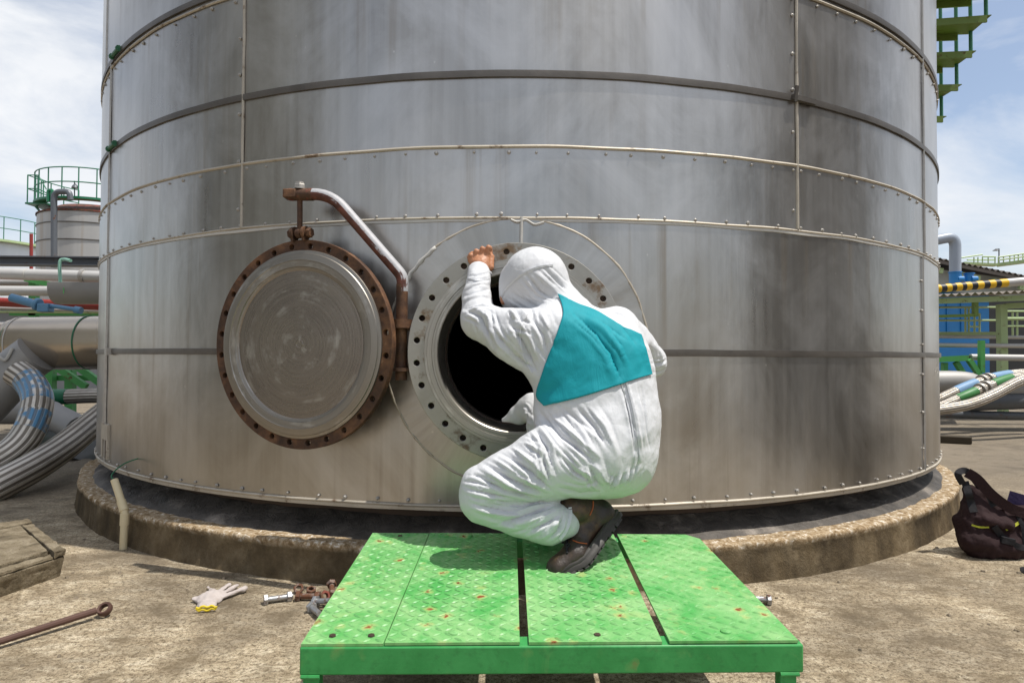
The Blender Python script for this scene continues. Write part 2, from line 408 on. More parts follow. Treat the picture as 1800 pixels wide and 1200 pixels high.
M['shell'] = worn('dark_rusty_shell', (0.035, 0.024, 0.018), (0.09, 0.055, 0.035), 0.6, 0.2, 5)
def mk_tarp():
    m = Mt('bitumen_flashing', 0.6, 0.0, 0.3)
    c = m.ramp(m.noise(5, 8, 0.65), [(0.3, (0.028, 0.025, 0.022)), (0.56, (0.10, 0.088, 0.076)), (0.70, (0.27, 0.235, 0.20))])
    m.col(c); m.rough(m.noise(8, 5), 0.35, 0.75); m.bump(m.noise(16, 7, 0.6, None, 0.8), 0.7, 0.02); return m.m
M['tarp'] = mk_tarp()
def mk_plinth():
    m = Mt('stained_shaded_concrete', 0.95, 0.0, 0.1)
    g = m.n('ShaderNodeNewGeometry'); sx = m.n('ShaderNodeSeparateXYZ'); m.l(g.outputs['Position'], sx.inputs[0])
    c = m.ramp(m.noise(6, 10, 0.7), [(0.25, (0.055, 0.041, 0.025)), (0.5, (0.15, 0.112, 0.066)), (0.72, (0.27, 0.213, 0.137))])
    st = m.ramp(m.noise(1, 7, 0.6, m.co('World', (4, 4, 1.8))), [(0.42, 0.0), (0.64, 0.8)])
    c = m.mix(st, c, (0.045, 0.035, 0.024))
    top = m.n('ShaderNodeMapRange'); top.inputs['From Min'].default_value = 0.125; top.inputs['From Max'].default_value = 0.15; m.l(sx.outputs['Z'], top.inputs['Value'])  # height mask: shaded front painted darker, sunlit top edge painted lighter
    lit_top_col = m.ramp(m.noise(38, 9, 0.75, None, .5), [(0.34, (0.10, 0.065, 0.034)), (0.47, (0.30, 0.215, 0.125)), (0.57, (0.46, 0.375, 0.265)), (0.62, (0.74, 0.70, 0.64))])
    c = m.mix(top.outputs[0], c, lit_top_col)
    m.col(c); m.bump(m.noise(24, 9, 0.7), 0.45, 0.02); m.bump(m.noise(110, 5, 0.7), 0.5, 0.006); return m.m
M['plinth'] = mk_plinth()
def mk_ground():
    m = Mt('weathered_concrete_ground', 0.92, 0.0, 0.25)
    fine = m.noise(75, 7, 0.75); br = m.noise(1, 8, 0.7, m.co('World', (11, 24, 7), (0, 0, 0), (0, 0, 0.3)), 0.9); grit = m.noise(230, 4, 0.8); big = m.noise(1.1, 7, 0.6, None, 0.5); mid = m.noise(5.5, 8, 0.68)
    c = m.ramp(br, [(0.32, (0.30, 0.23, 0.145)), (0.50, (0.57, 0.47, 0.325)), (0.66, (0.78, 0.68, 0.51))])
    c = m.mix(m.ramp(fine, [(0.40, 0.9), (0.52, 0.0)]), c, (0.13, 0.095, 0.055))
    c = m.mix(m.ramp(grit, [(0.38, 0.85), (0.47, 0.0)]), c, (0.10, 0.072, 0.04)); c = m.mix(m.ramp(grit, [(0.56, 0.0), (0.68, 0.6)]), c, (0.78, 0.70, 0.56))
    c = m.mix(m.ramp(mid, [(0.46, 0.0), (0.64, 0.8)]), c, (0.17, 0.13, 0.08))
    c = m.mix(m.ramp(big, [(0.47, 0.0), (0.64, 0.75)]), c, (0.12, 0.095, 0.066))
    # the old concrete farther out by the hoses is dirtier
    g = m.n('ShaderNodeNewGeometry'); sx = m.n('ShaderNodeSeparateXYZ'); m.l(g.outputs['Position'], sx.inputs[0])
    dist = m.n('ShaderNodeVectorMath', operation='DISTANCE'); m.l(g.outputs['Position'], dist.inputs[0]); dist.inputs[1].default_value = (0, 2.2, 0)
    fr = m.n('ShaderNodeMapRange'); fr.inputs['From Min'].default_value = 3.2; fr.inputs['From Max'].default_value = 6.0; m.l(m.mul(dist.outputs['Value'], m.mul(mid, 2.0), 'ADD'), fr.inputs['Value'])
    c = m.mix(m.mul(fr.outputs[0], 0.8), c, m.ramp(mid, [(0.3, (0.08, 0.068, 0.055)), (0.7, (0.25, 0.21, 0.16))]))
    m.col(c); m.bump(br, 0.5, 0.012); m.bump(fine, 0.9, 0.010); m.bump(grit, 0.5, 0.004); return m.m
M['ground'] = mk_ground()

# ------------------------------------------------------------------ ground
m = MB()
def gz(x, y): return 0.006*noise.noise(V((x*1.3, y*1.3, 0))) if max(abs(x), abs(y)) < 12 else 0.0
xs = sorted(set([-400, -120, -40, -20, -12] + [i*0.25 for i in range(-24, 25)] + [-9, 9, 12, 20, 40, 120, 400]))
ys = sorted(set([-400, -100, -30, -10, -4] + [i*0.25 for i in range(-4, 37)] + [10.5, 12, 15, 20, 40, 100, 400]))
idx = [(x, y) for y in ys for x in xs]; nX = len(xs)
m.add([(x, y, gz(x, y) if abs(x) < 6.01 and -1.01 < y < 9.01 else 0) for x, y in idx], [(j*nX+i, j*nX+i+1, (j+1)*nX+i+1, (j+1)*nX+i) for j in range(len(ys)-1) for i in range(nX-1)])
tag(m.build('ground', M['ground'], None, 180), 'weathered tan concrete yard around the tank', None, None, 'structure')

# ------------------------------------------------------------------ concrete foundation ring
PR, PH = 3.14, 0.157
m = MB()
def plinth_pt(a, r, z, k):
    n_ = noise.noise(V((a*9, z*3, 1))); n2_ = noise.noise(V((a*38, z*9, 4)))
    n3_ = noise.noise(V((a*120, z*20, 2))); n4_ = max(0, noise.noise(V((a*55, z*6, 8)))-.1)
    if k == 'edge': r += 0.010*n_ + 0.006*n2_ + .004*n3_ - .03*n4_; z += 0.004*n_ + 0.003*n2_ + .002*n3_ - .016*n4_
    elif k == 'side': r += 0.008*n_ + 0.005*n2_ + .003*n3_
    else: z += 0.004*n2_ + .002*n3_
    return cyl(a, z, r)
prof = [(PR+.012, -0.02, 'side'), (PR+.004, 0.04, 'side'), (PR, 0.085, 'side'), (PR-.004, 0.115, 'side'), (PR+.003, PH-.014, 'edge'), (PR+.001, PH-.005, 'edge'), (PR-.006, PH+.001, 'edge'), (PR-.035, PH+.001, 'edge'), (PR-.07, PH+.003, 'in'), (PR-.12, PH, 'in'), (2.6, PH, 'in')]
NA = 2400
def pf(u, v): a = -math.pi + 2*math.pi*u; r, z, k = prof[round(v*(len(prof)-1))]; return plinth_pt(a, r, z, k)
m.grid(pf, NA, len(prof)-1)
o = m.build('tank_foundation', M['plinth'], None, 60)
tag(o, 'low stained concrete ring foundation under the big steel tank', 'foundation')

# ------------------------------------------------------------------ the big tank
tank = thing('storage_tank', (TC.x, TC.y, PH), 'big round stainless steel clad tank with open manhole, standing on concrete ring', 'tank')
MHC = V((0.020, 2.40, 0.905)); HS, HZ = MHC.x - TC.x, MHC.z
def wav(a, z, sd): return 0.0035*noise.noise(V((a*2.2, z*1.1, sd))) + 0.0015*noise.noise(V((a*7, z*3, sd+5)))
def panel(a0, a1, z0, z1, R, sd, hole=False):
    m = MB(); lap_ = 0.006
    def pt(s, z):
        a = s/TR; e = min(1, (z-z0)/0.05, (z1-z)/0.05); e = max(0.15, e)
        return cyl(a, z, R + wav(a, z, sd)*e)
    def gr(s0, s1, q0, q1, nu, nv):
        m.grid(lambda u, v: pt(s0+(s1-s0)*u, q0+(q1-q0)*v), nu, nv, lambda u, v: (s0+(s1-s0)*u, q0+(q1-q0)*v))
    s0, s1 = a0*TR, a1*TR
    if not hole: gr(s0, s1, z0, z1, max(6, int((s1-s0)/0.05)), max(4, int((z1-z0)/0.1)))
    else:
        h = 0.46; gr(s0, HS-h, z0, z1, 60, 12); gr(HS+h, s1, z0, z1, 60, 12); gr(HS-h, HS+h, z0, HZ-h, 24, 3); gr(HS-h, HS+h, HZ+h, z1, 24, 2)
        def q(u, v):
            t = 2*math.pi*u; c, s_ = math.cos(t), math.sin(t); k = h/max(abs(c), abs(s_)); r = 0.335 + (k-0.335)*v
            return HS + r*c, HZ + r*s_
        m.grid(lambda u, v: pt(*q(u, v)), 96, 5, lambda u, v: q(u, v))
    return m.build('cladding_panel', M['clad'], tank, 60)
aL, aR = ang_px(427, 300), ang_px(1400, 300); aLL, aRR = ang_px(199, 40), ang_px(1620, 100); bL, bR = ang_px(189, 620), ang_px(1622, 620)
ZS = [0.30, 1.434, 1.715, 2.50, 3.6, 4.8, 6.0, 7.0]
def fill(seams):
    s = list(seams); span = s[0] + 2*math.pi - s[-1]; k = 4
    return s + [s[-1] + span*i/k for i in range(1, k+1)]
for ci in range(len(ZS)-1):
    sm = fill([bL, bR]) if ci == 0 else fill([aLL, aL, aR, aRR]) if ci < 3 else fill([aLL-.05, aL+.45, aR-.25, aRR])
    for i in range(len(sm)-1):
        panel(sm[i]+0.0006, sm[i+1]-0.0006, ZS[ci], ZS[ci+1]+0.006, TR + (0.003 if ci % 2 else 0.0) , ci*7.3+i*3.1, ci == 0 and i == 0)
# inner shell, roof, floor
m = MB(); N = 128
def shell_pt(s, z, R): return cyl(s/R, z, R)
RI = 2.93; h = 0.42
for s0, s1, q0, q1, nu, nv in ((HS+h, 2*math.pi*RI+HS-h, PH-.05, 6.95, 140, 6), (HS-h, HS+h, PH-.05, HZ-h, 16, 2), (HS-h, HS+h, HZ+h, 6.95, 16, 4)):
    m.grid(lambda u, v: shell_pt(s0+(s1-s0)*u, q0+(q1-q0)*v, RI), nu, nv)
def q(u, v):
    t = 2*math.pi*u; c, s_ = math.cos(t), math.sin(t); k = h/max(abs(c), abs(s_)); r = 0.29 + (k-0.29)*v
    return shell_pt(HS + r*c, HZ + r*s_, RI)
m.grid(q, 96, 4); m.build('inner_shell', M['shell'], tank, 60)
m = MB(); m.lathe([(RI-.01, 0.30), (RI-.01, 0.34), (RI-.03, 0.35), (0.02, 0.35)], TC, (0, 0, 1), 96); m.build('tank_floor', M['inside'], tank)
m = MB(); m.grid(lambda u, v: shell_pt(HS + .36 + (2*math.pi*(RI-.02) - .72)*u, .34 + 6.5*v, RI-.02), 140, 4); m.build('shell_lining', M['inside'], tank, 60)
m = MB(); m.lathe([(TR+.03, 6.98), (TR+.03, 7.03), (0.02, 7.5)], TC, (0, 0, 1), 96); m.build('roof', M['clad'], tank)
# bands and seams that run round the tank
def ring(name, z, prof, mat, wob=0.0, a0=-math.pi, a1=math.pi, n=400, sd=0):
    m = MB(); k = len(prof)
    m.grid(lambda u, v: cyl(a0+(a1-a0)*u, z + prof[round(v*k) % k][1] + wob*noise.noise(V(((a0+(a1-a0)*u)*11, sd, 0))), prof[round(v*k) % k][0] + 0.3*wob*noise.noise(V(((a0+(a1-a0)*u)*23, sd, 3)))), n, k)
    return m.build(name, mat, tank, 45)
def rect(R, w_, t): return [(R-.004, -w_/2), (R+t, -w_/2), (R+t+.001, 0), (R+t, w_/2), (R-.004, w_/2)]
for z in (0.905, 2.005, 2.50, 4.2, 5.4): ring('strap_band', z, rect(TR+.005, 0.027, 0.004), M['strap'], 0.003, a0=(HS+.40)/TR if z < 1 else -math.pi, a1=2*math.pi+(HS-.40)/TR if z < 1 else math.pi, sd=z)
def bead(R, r): return [(R + r*math.cos(t)*.9, r*math.sin(t)) for t in [math.pi*2*i/8 for i in range(8)]]
for z, r in ((1.434, .0055), (1.715, .007), (2.465, .006), (3.6, .007), (0.303, .006)): ring('seam_bead', z, bead(TR+.004, r), M['trim'], 0.004, sd=z*3)
ring('seam_lip', 1.425, rect(TR+.003, 0.012, 0.002), M['sealant'], 0.006, sd=9); ring('bottom_trim', 0.290, rect(TR-.002, 0.016, 0.004), M['trim'], 0.002, sd=5)
def vseam(a, z0, z1, wd=0.012, sd=0):
    m = MB(); k = 5; pr = [(-.5, 0), (-.4, .006), (0, .0085), (.4, .006), (.5, 0)]
    m.grid(lambda u, v: cyl(a + (pr[round(u*4)][0]*wd*(1+.4*noise.noise(V((v*9, sd, 1)))) + .003*noise.noise(V((v*6, sd, 7))))/TR, z0 + (z1-z0)*v, TR+.002 + pr[round(u*4)][1]), 4, 40)
    return m.build('vertical_seam', M['trim'] if wd > .01 else M['screw'], tank, 60)
for a, z0, z1 in ((aL, 1.44, 2.49), (aR, 1.44, 2.49), (bL, .305, 1.425), (bR, .305, 1.425), (aLL, 1.44, 2.49), (aRR, 1.44, 2.49), (aLL-.05, 2.51, 3.59), (aL+.45, 2.51, 3.59), (aRR, 2.51, 3.59)):
    vseam(a, z0, z1, 0.012 if a in (aL, aR) else 0.007, a*31)
# screws
sb = MB(); sb.lathe([(.0105, -.002), (.0105, .0025), (.0075, .004), (.006, .0085), (.0001, .0095)], (0, 0, 0), (0, -1, 0), 10); sme = sb.mesh('screw', M['screw'], (0, 0, 0), 40)
def screw(a, z):
    o = link('screw', sme, cyl(a, z, TR+.003), tank); o.rotation_euler = (random.uniform(-.15, .15), random.uniform(0, 3), a)
    k = random.uniform(.5, .85); o.scale = (k, .8, k)
for z, da in ((1.447, .0425), (1.693, .0425), (.322, .0425), (2.44, .048)):
    a = -1.0
    while a < 1.0: screw(a + random.uniform(-.006, .006), z + random.uniform(-.002, .002)); a += da
for a in (aL, aR, bR):
    z = 0.42 if a == bR else 1.52
    while z < (1.40 if a == bR else 2.45):
        screw(a - 0.022/TR*math.copysign(1, 1), z); z += random.uniform(.15, .21)
# small strap buckles
def buckle(px, py, mat, ln=.07, r=.011):
    p = on_cyl(px, py, TR+.014); a = math.atan2(p.x-TC.x, -(p.y-TC.y)); m = MB()
    m.tube([cyl(a-ln/TR/2, p.z, TR+.016), cyl(a+ln/TR/2, p.z, TR+.016)], r, 10)
    m.tube([cyl(a-ln/TR/2-.002, p.z, TR+.016), cyl(a-ln/TR/2+.002, p.z, TR+.016)], r*1.5, 8); m.tube([cyl(a+ln/TR/2-.002, p.z, TR+.016), cyl(a+ln/TR/2+.002, p.z, TR+.016)], r*1.5, 8)
    return m.build('strap_buckle', mat, tank)
M['dkgreen'] = worn('dark_green_paint', (0.012, 0.09, 0.045), (0.03, 0.16, 0.07), 0.5, 0, 20)
pz = lambda a, z: proj([cyl(a, z, TR+.016)])[0]
for z in (2.005, 2.50):
    a = min((abs(pz(i*.004, z)[0]-(197 if z < 2.2 else 203)), i*.004) for i in range(-260, -160))[1]; p = pz(a, z); buckle(p[0], p[1], M['dkgreen'], .13, .011)
p = pz(aR, 2.005)
m = MB(); a = aR; m.beam(cyl(a-.012, 2.005, TR+.014), cyl(a+.03, 2.0, TR+.016), .02, .022); m.beam(cyl(a-.008, 1.985, TR+.02), cyl(a-.008, 2.05, TR+.03), .016, .006); m.build('strap_clip', M['strap'], tank, None)
m = MB(); a = bL + .012; m.beam(cyl(a, .905, TR+.013), cyl(a+.03, .905, TR+.013), .02, .034); m.beam(cyl(a+.018, .905, TR+.024), cyl(a+.026, .905, TR+.024), .01, .04); m.build('strap_clip', M['screw'], tank, None)
# name-plate style inspection box near the left edge
a = ang_px(187, 780)
m = MB()
for d0, d1, z0, z1 in ((-.035, -.022, .33, .50), (.022, .035, .33, .50), (-.035, .035, .50, .515), (-.022, .022, .43, .50)):
    m.grid(lambda u, v: cyl(a+(d0+(d1-d0)*u)/TR*2.2, z0+(z1-z0)*v, TR+.012), 2, 2)
    m.hexa([cyl(a+x/TR*2.2, z, R) for z in (z0, z1) for x, R in ((d0, TR+.012), (d1, TR+.012), (d1, TR), (d0, TR))])
m.build('inspection_box', M['trim'], tank, None)
m = MB(); m.hexa([cyl(a+x/TR*2.2, z, R) for z in (.33, .43) for x, R in ((-.022, TR+.006), (.022, TR+.006), (.022, TR), (-.022, TR))]); m.build('inspection_opening', M['shell'], tank, None)

# flashing on the ledge (lead-grey bitumen sheet)
m = MB()
def fl(u, v):
    a = -math.pi + 2*math.pi*u; n_ = noise.noise(V((a*30, v*2, 0)))*.006 + noise.noise(V((a*9, v*3, 5)))*.006
    r = 2.935 + (3.062 + .016*noise.noise(V((a*14, 0, 3))) - 2.935)*v; z = .232 - .068*v**0.7
    return cyl(a, z + n_*(1-.5*v) if v < .99 else PH+.002, r + n_*.4)
m.grid(fl, 700, 6); m.build('ledge_flashing', M['tarp'], tank, 180)

# ------------------------------------------------------------------ manhole
AX = V((0, -1, 0))
m = MB()
m.lathe([(0.335, -.20), (0.335, -.036)], MHC, AX, 96); m.lathe([(0.296, -.001), (0.296, -.36)], MHC, AX, 96)
m.build('manhole_neck', M['flange'], tank)
m = MB()
m.lathe([(0.2955, .0005), (0.2955, .006), (0.299, .0095), (0.309, .0095), (0.3105, .0065), (0.318, .0065), (0.3195, .009), (0.336, .009), (0.3375, .006), (0.347, .006), (0.3485, .0005)], MHC, AX, 128)
m.build('gasket_face', M['flange'], tank)
Mf = Matrix.Translation(MHC + V((0, .0175, 0))) @ Matrix.Rotation(R_(90), 4, 'X')
NB = 28
holes = [circ(.0115, 14, (.378*math.cos(2*math.pi*(k+.5)/NB), .378*math.sin(2*math.pi*(k+.5)/NB)), True) for k in range(NB)]
plate_with_holes('manhole_flange', [circ(.410, 128), circ(.297, 128, rev=True)] + holes, .035, M['flangeplate'], tank, Mf)
m = MB(); m.lathe([(.336, -.044), (.41, -.044)], MHC, AX, 96); m.build('flange_backing', M['shell'], tank)
# doubler plate outline, welds and sealant round the neck
def on_face(r, t, dz=0.004): s, z = HS + r*math.cos(t), HZ + r*math.sin(t); return cyl(s/TR, z, TR+dz)
m = MB(); pth = [on_face(.525+.004*noise.noise(V((k*.2, 0, 0))), 2*math.pi*k/160, .003) for k in range(161)]
m.tube(pth, [.0055+.0035*noise.noise(V((k*.7, 3, 0))) for k in range(161)], 6, False); m.build('sealant_bead', M['trim'], tank, 180)
m = MB(); m.grid(lambda u, v: on_face(.345+.178*v, 2*math.pi*u, .0065), 128, 4, lambda u, v: (u*3, v*.2)); m.build('doubler_plate', M['clad'], tank, 60)
m = MB(); pth = [on_face(.412+.006*noise.noise(V((k*.3, 9, 0))), 2*math.pi*k/140, .008) for k in range(141)]
m.tube(pth, [.009+.005*noise.noise(V((k*.9, 1, 0))) for k in range(141)], 6, False); m.build('sealant_bead', M['trim'], tank, 180)
m = MB(); m.tube([on_face(.41, math.pi/2-.03, .008), on_face(.53, math.pi/2-.03, .008)], .007, 8); m.tube(smooth_path([on_face(.52, math.pi/2+.05, .008), on_face(.51, math.pi/2, .012), on_face(.52, math.pi/2-.06, .008), on_face(.505, math.pi/2-.13, .01), on_face(.52, math.pi/2-.2, .008)]), .005, 6); m.build('weld_run', M['sealant'], tank, 60)
m = MB(); pp = [on_face(.524+.007*noise.noise(V((k*.8, 4, 0))), R_(128+k*2.2), .006) for k in range(14)]; m.tube(pp, [.009+.005*noise.noise(V((k*1.1, 8, 0))) for k in range(14)], 7); m.build('sealant_bead', M['sealant'], tank, 180)

# davit arm, hinge
HX = at(706, 600, 2.44)
def hp(px, py, y=2.44): return at(px, py, y)
m = MB(); m.tube([hp(705, 668), hp(705, 640), hp(706, 560), hp(707, 500)], .0225, 16); m.build('hinge_pin_pipe', M['rust'], tank)
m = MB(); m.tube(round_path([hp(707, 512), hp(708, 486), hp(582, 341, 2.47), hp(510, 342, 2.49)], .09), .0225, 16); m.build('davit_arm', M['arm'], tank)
m = MB(); m.tube([hp(508, 342, 2.49), hp(552, 342, 2.48)], .0245, 14); m.box(hp(512, 342, 2.488), (.05, .055, .034)); m.build('arm_end_plate', M['rustred'], tank, bevel=.004)
m = MB()
for py in (578, 572): pass
for py in (574, 649):
    c = hp(706, py); m.lathe([(.0232, -.006), (.043, -.006), (.043, .006), (.0232, .006)], c, (0, 0, 1), 24); m.beam(c + V((.0, .01, 0)), c + V((.055, .03, 0)), .05, .0115)
c = hp(706, 567); m.lathe([(.0232, -.012), (.041, -.012), (.041, .012), (.0232, .012)], c, (0, 0, 1), 24)
m.beam(hp(722, 574) + V((0, .03, -.16)), hp(722, 574) + V((0, .03, .01)), .02, .03)
m.build('hinge_bracket', M['rust'], tank, 40)
o = MB(); c = hp(684, 578); o.beam(c, c + V((.1, .012, 0)), .03, .012); o.build('hinge_lug', M['rust'], tank, None)
# eye bolt and clevis that carry the cover
E0 = hp(527, 330, 2.488); E1 = hp(527, 405, 2.488)
m = MB(); m.tube([E0 + V((0, 0, .016)), E1], .0105, 12); m.build('eye_bolt', M['rust'], tank)
def hexprism(m, c, ax, r, h, ref=None): m.lathe([(.001, -h/2), (r*.93, -h/2), (r, -h/2+.15*h), (r, h/2-.15*h), (r*.93, h/2), (.001, h/2)], c, ax, 6, ref=ref)
m = MB(); hexprism(m, hp(527, 328, 2.488), (0, 0, 1), .021, .018); hexprism(m, hp(527, 322.5, 2.488), (0, 0, 1), .0185, .007); m.lathe([(.003, 0), (.026, 0), (.026, .004), (.003, .004)], hp(527, 333, 2.488), (0, 0, 1), 20); m.build('lock_nut', M['screw'], tank, 25)

# ------------------------------------------------------------------ the manhole cover, hanging open from the arm
LC = at(531, 605, 2.50); phi = R_(19); LN = V((-math.sin(phi), -math.cos(phi), 0)); LT = V((math.cos(phi), -math.sin(phi), 0))
cover = thing('manhole_cover', LC - V((0, 0, .41)), 'round manhole cover with rusty bolt-holed rim and polished inner face, hanging open from its arm', 'hatch cover')
Ml = Matrix.Translation(LC) @ Matrix((LT, V((0, 0, 1)), LN)).transposed().to_4x4()
holes = [circ(.0115, 14, (.3805*math.cos(2*math.pi*(k+.5)/NB), .3805*math.sin(2*math.pi*(k+.5)/NB)), True) for k in range(NB)]
plate_with_holes('rim', [circ(.405, 128), circ(.30, 96, rev=True)] + holes, .030, M['rust'], cover, Ml)
m = MB(); m.lathe([(.3645, .0155), (.363, .021), (.352, .0235), (.350, .0265), (.325, .030), (.323, .0275), (.300, .026), (.298, .0225), (.2885, .020)], LC, LN, 128); m.build('sealing_face', M['turned'], cover, 30)
m = MB(); m.lathe([(.2885, .0205), (.286, .0185), (.16, .017), (.018, .0168), (.017, .0178), (.014, .0178), (.013, .0168), (.0005, .0168)], LC, LN, 128); m.build('inner_plate', M['lidplate'], cover, 30)
m = MB(); m.lathe([(.30, .012), (.302, -.014), (.0005, -.02)], LC, LN, 96); m.build('back_plate', M['rust'], cover)
top = LC + V((0, 0, .412)); m = MB()
for sx in (-.022, .022):
    c = hp(527, 410, 2.488) + LT*sx*1.15; m.lathe([(.002, -.006), (.026, -.006), (.026, .006), (.002, .006)], c, LT, 20); q_ = c.copy(); m.beam(c, V((c.x, c.y, top.z-.012)), .03, .012, up=LT)
m.build('lifting_lug', M['rust'], cover, 40)
m = MB(); c = hp(527, 410, 2.488); m.tube([c - LT*.042, c + LT*.05], .012, 12); hexprism(m, c + LT*.046, LT, .02, .016); hexprism(m, c - LT*.04, LT, .02, .014)
m.lathe([(.002, -.010), (.02, -.010), (.02, .010), (.002, .010)], c, LT, 20); m.build('clevis_bolt', M['rust'], cover, 30)
# ------------------------------------------------------------------ green work platform
def mk_green(name, base, pale, dark, rust=1.0, wear=1.0):
    m = Mt(name, 0.55, 0.0, 0.35)
    c = m.mix(m.ramp(m.noise(8, 8, 0.65, None, .8), [(0.36, 0.0), (0.64, 1.0)]), base, pale)
    c = m.mix(m.ramp(m.noise(60, 6, 0.7), [(0.30, 0.35*wear), (0.48, 0.0)]), c, dark)
    c = m.mix(m.ramp(m.noise(4.5, 9, .75, m.co('World', loc=(5, 3, 1)), 1.2), [(.55, 0.0), (.72, .55*rust)]), c, (.42, .50, .20))
    if rust:
        v = m.n('ShaderNodeTexVoronoi'); v.inputs['Scale'].default_value = 17; v.inputs['Randomness'].default_value = 1
        dn = m.n('ShaderNodeVectorMath', operation='ADD'); ns = m.n('ShaderNodeTexNoise'); ns.inputs['Scale'].default_value = 45; ns.inputs['Detail'].default_value = 5
        m.l(m.co('World'), ns.inputs['Vector']); sc_ = m.n('ShaderNodeVectorMath', operation='SCALE'); sc_.inputs['Scale'].default_value = 0.035; m.l(ns.outputs['Color'], sc_.inputs[0])
        m.l(m.co('World'), dn.inputs[0]); m.l(sc_.outputs[0], dn.inputs[1]); m.l(dn.outputs[0], v.inputs['Vector'])
        sel = m.n('ShaderNodeSeparateColor'); m.l(v.outputs['Color'], sel.inputs[0])
        on = m.ramp(sel.outputs[0], [(0.52, 0.0), (0.56, 1.0)])
        halo = m.mul(m.ramp(v.outputs['Distance'], [(0.10, 0.9), (0.36, 0.0)]), on); core = m.mul(m.ramp(v.outputs['Distance'], [(0.09, 1.0), (0.19, 0.0)]), on)
        halo = m.mul(halo, rust); core = m.mul(core, rust)
        c = m.mix(m.mul(halo, 0.7), c, (0.50, 0.46, 0.17)); c = m.mix(core, c, (0.20, 0.055, 0.015))
        m.rough(core, 0.42, 0.85)
    m.col(c); m.bump(m.noise(55, 6, 0.65), 0.12, 0.003); m.bump(m.noise(1, 4, .6, m.co('World', (9, 60, 160))), 0.10, 0.002); return m.m
M['plate'] = mk_green('green_tread_plate_paint', (0.075, 0.345, 0.08), (0.25, 0.47, 0.19), (0.03, 0.16, 0.035))
M['beam'] = mk_green('shaded_green_beam_paint', (0.03, 0.24, 0.058), (0.05, 0.31, 0.085), (0.02, 0.10, 0.03), 0.25)  # darker copy of the plate green, shade on the beam faces in the colour
FLc, FRc, RLc, RRc = at(529, 1131, 1.43), at(1403, 1126, 1.43), at(655, 936, 2.20), at(1223, 940, 2.20)
def pl(u, v, h=0.0): return FLc*(1-u)*(1-v) + FRc*u*(1-v) + RLc*(1-u)*v + RRc*u*v + V((0, 0, h))
gz0 = min(FLc.z, FRc.z)
plat = thing('work_platform', V(((FLc.x+FRc.x)/2, 1.8, 0)), 'low green painted steel step platform topped with four tread plates', 'platform')
def loz(m, c, d, n_, L_, W_, h):                              # one raised lens of the tread pattern
    p = [c - d*L_, c - d*L_*.4 + n_*W_*.8, c + d*L_*.4 + n_*W_*.8, c + d*L_, c + d*L_*.4 - n_*W_*.8, c - d*L_*.4 - n_*W_*.8, c - d*L_*.45 + V((0, 0, h)), c + d*L_*.45 + V((0, 0, h))]
    m.add(p, [(0, 6, 1), (1, 6, 7, 2), (2, 7, 3), (3, 7, 4), (4, 7, 6, 5), (5, 6, 0)])
TH = 0.006
tabs = [(0, .1655, 0, .1745, 0), (.1685, .440, .1775, .4455, 0), (.4585, .7265, .4625, .7455, 0), (.7415, 1.0, .757, 1.0, 1)]
Wd, Dp = (FRc-FLc).length, (RLc-FLc).length
for ti, (f0, f1, r0, r1, cut) in enumerate(tabs):
    m = MB(); dz = (0, .0015, .001, .002)[ti]
    def q(s, v, h=0.0): a = f0 + (r0-f0)*v; b = f1 + (r1-f1)*v; return pl(a + (b-a)*s, v, h + dz)
    ol = [(0, 0), (1, 0), (1, .94), (.90, .985), (.87, 1), (0, 1)] if cut else [(0, 0), (1, 0), (1, 1), (0, 1)]
    k = len(ol); vs = [q(*p) for p in ol] + [q(*p, -TH) for p in ol]
    m.add(vs, [tuple(range(k)), tuple(range(2*k-1, k-1, -1))] + [(i, k+i, k+(i+1) % k, (i+1) % k) for i in range(k)])
    wd = (f1-f0)*Wd; nu, nv = max(3, int(wd/.0245)), int(Dp/.0245)
    U = (q(1, .5)-q(0, .5)).normalized(); W = (q(.5, 1)-q(.5, 0)).normalized()
    for j in range(nv):
        for i in range(nu):
            s = (i+.5)/nu; v = (j+.5)/nv
            if cut and s > .82 and v > .9: continue
            sg = 1 if (i+j) % 2 else -1
            an = sg*R_(38) + random.uniform(-.05, .05); d = U*math.cos(an) + W*math.sin(an); n_ = W*math.cos(an) - U*math.sin(an)
            loz(m, q(s, v, .0004), d, n_, .0122*random.uniform(.9, 1.1), .0040, .0030*random.uniform(.5, 1.1))
    m.build('tread_plate', M['plate'], plat, 20)
def frame(u0, u1, v0, v1, h0, h1, name='frame_beam', bv=.004):
    m = MB(); m.hexa([pl(u0, v0, h0), pl(u1, v0, h0), pl(u1, v1, h0), pl(u0, v1, h0), pl(u0, v0, h1), pl(u1, v0, h1), pl(u1, v1, h1), pl(u0, v1, h1)])
    return m.build(name, M['beam'], plat, 30, bevel=bv)
frame(-.002, 1.010, -.004, .06, -.068, -TH-.0005)                 # front beam
frame(0.004, .05, .062, .935, -.064, -TH-.001); frame(.955, 1.0, .062, .91, -.064, -TH-.001)
frame(0.0, .985, .937, .992, -.066, -TH-.001)
for u, v in ((.003, .0), (.965, .0), (.004, .93), (.955, .90)):
    m = MB(); a, b = pl(u, v, -.069), pl(u+.034, v+.045, -.069); h_ = min(a.z, b.z)
    m.hexa([V((x, y, z)) for z in (-.005, h_) for x, y in ((a.x, a.y+.004), (b.x, a.y+.004), (b.x, b.y), (a.x, b.y))]); m.build('leg', M['beam'], plat, 30, bevel=.003)
for u in (.003, .965):
    m = MB(); m.tube([pl(u-.002, -.001, -.071), pl(u+.036, -.001, -.071)], .0055, 8); m.build('weld_bead', M['beam'], plat)
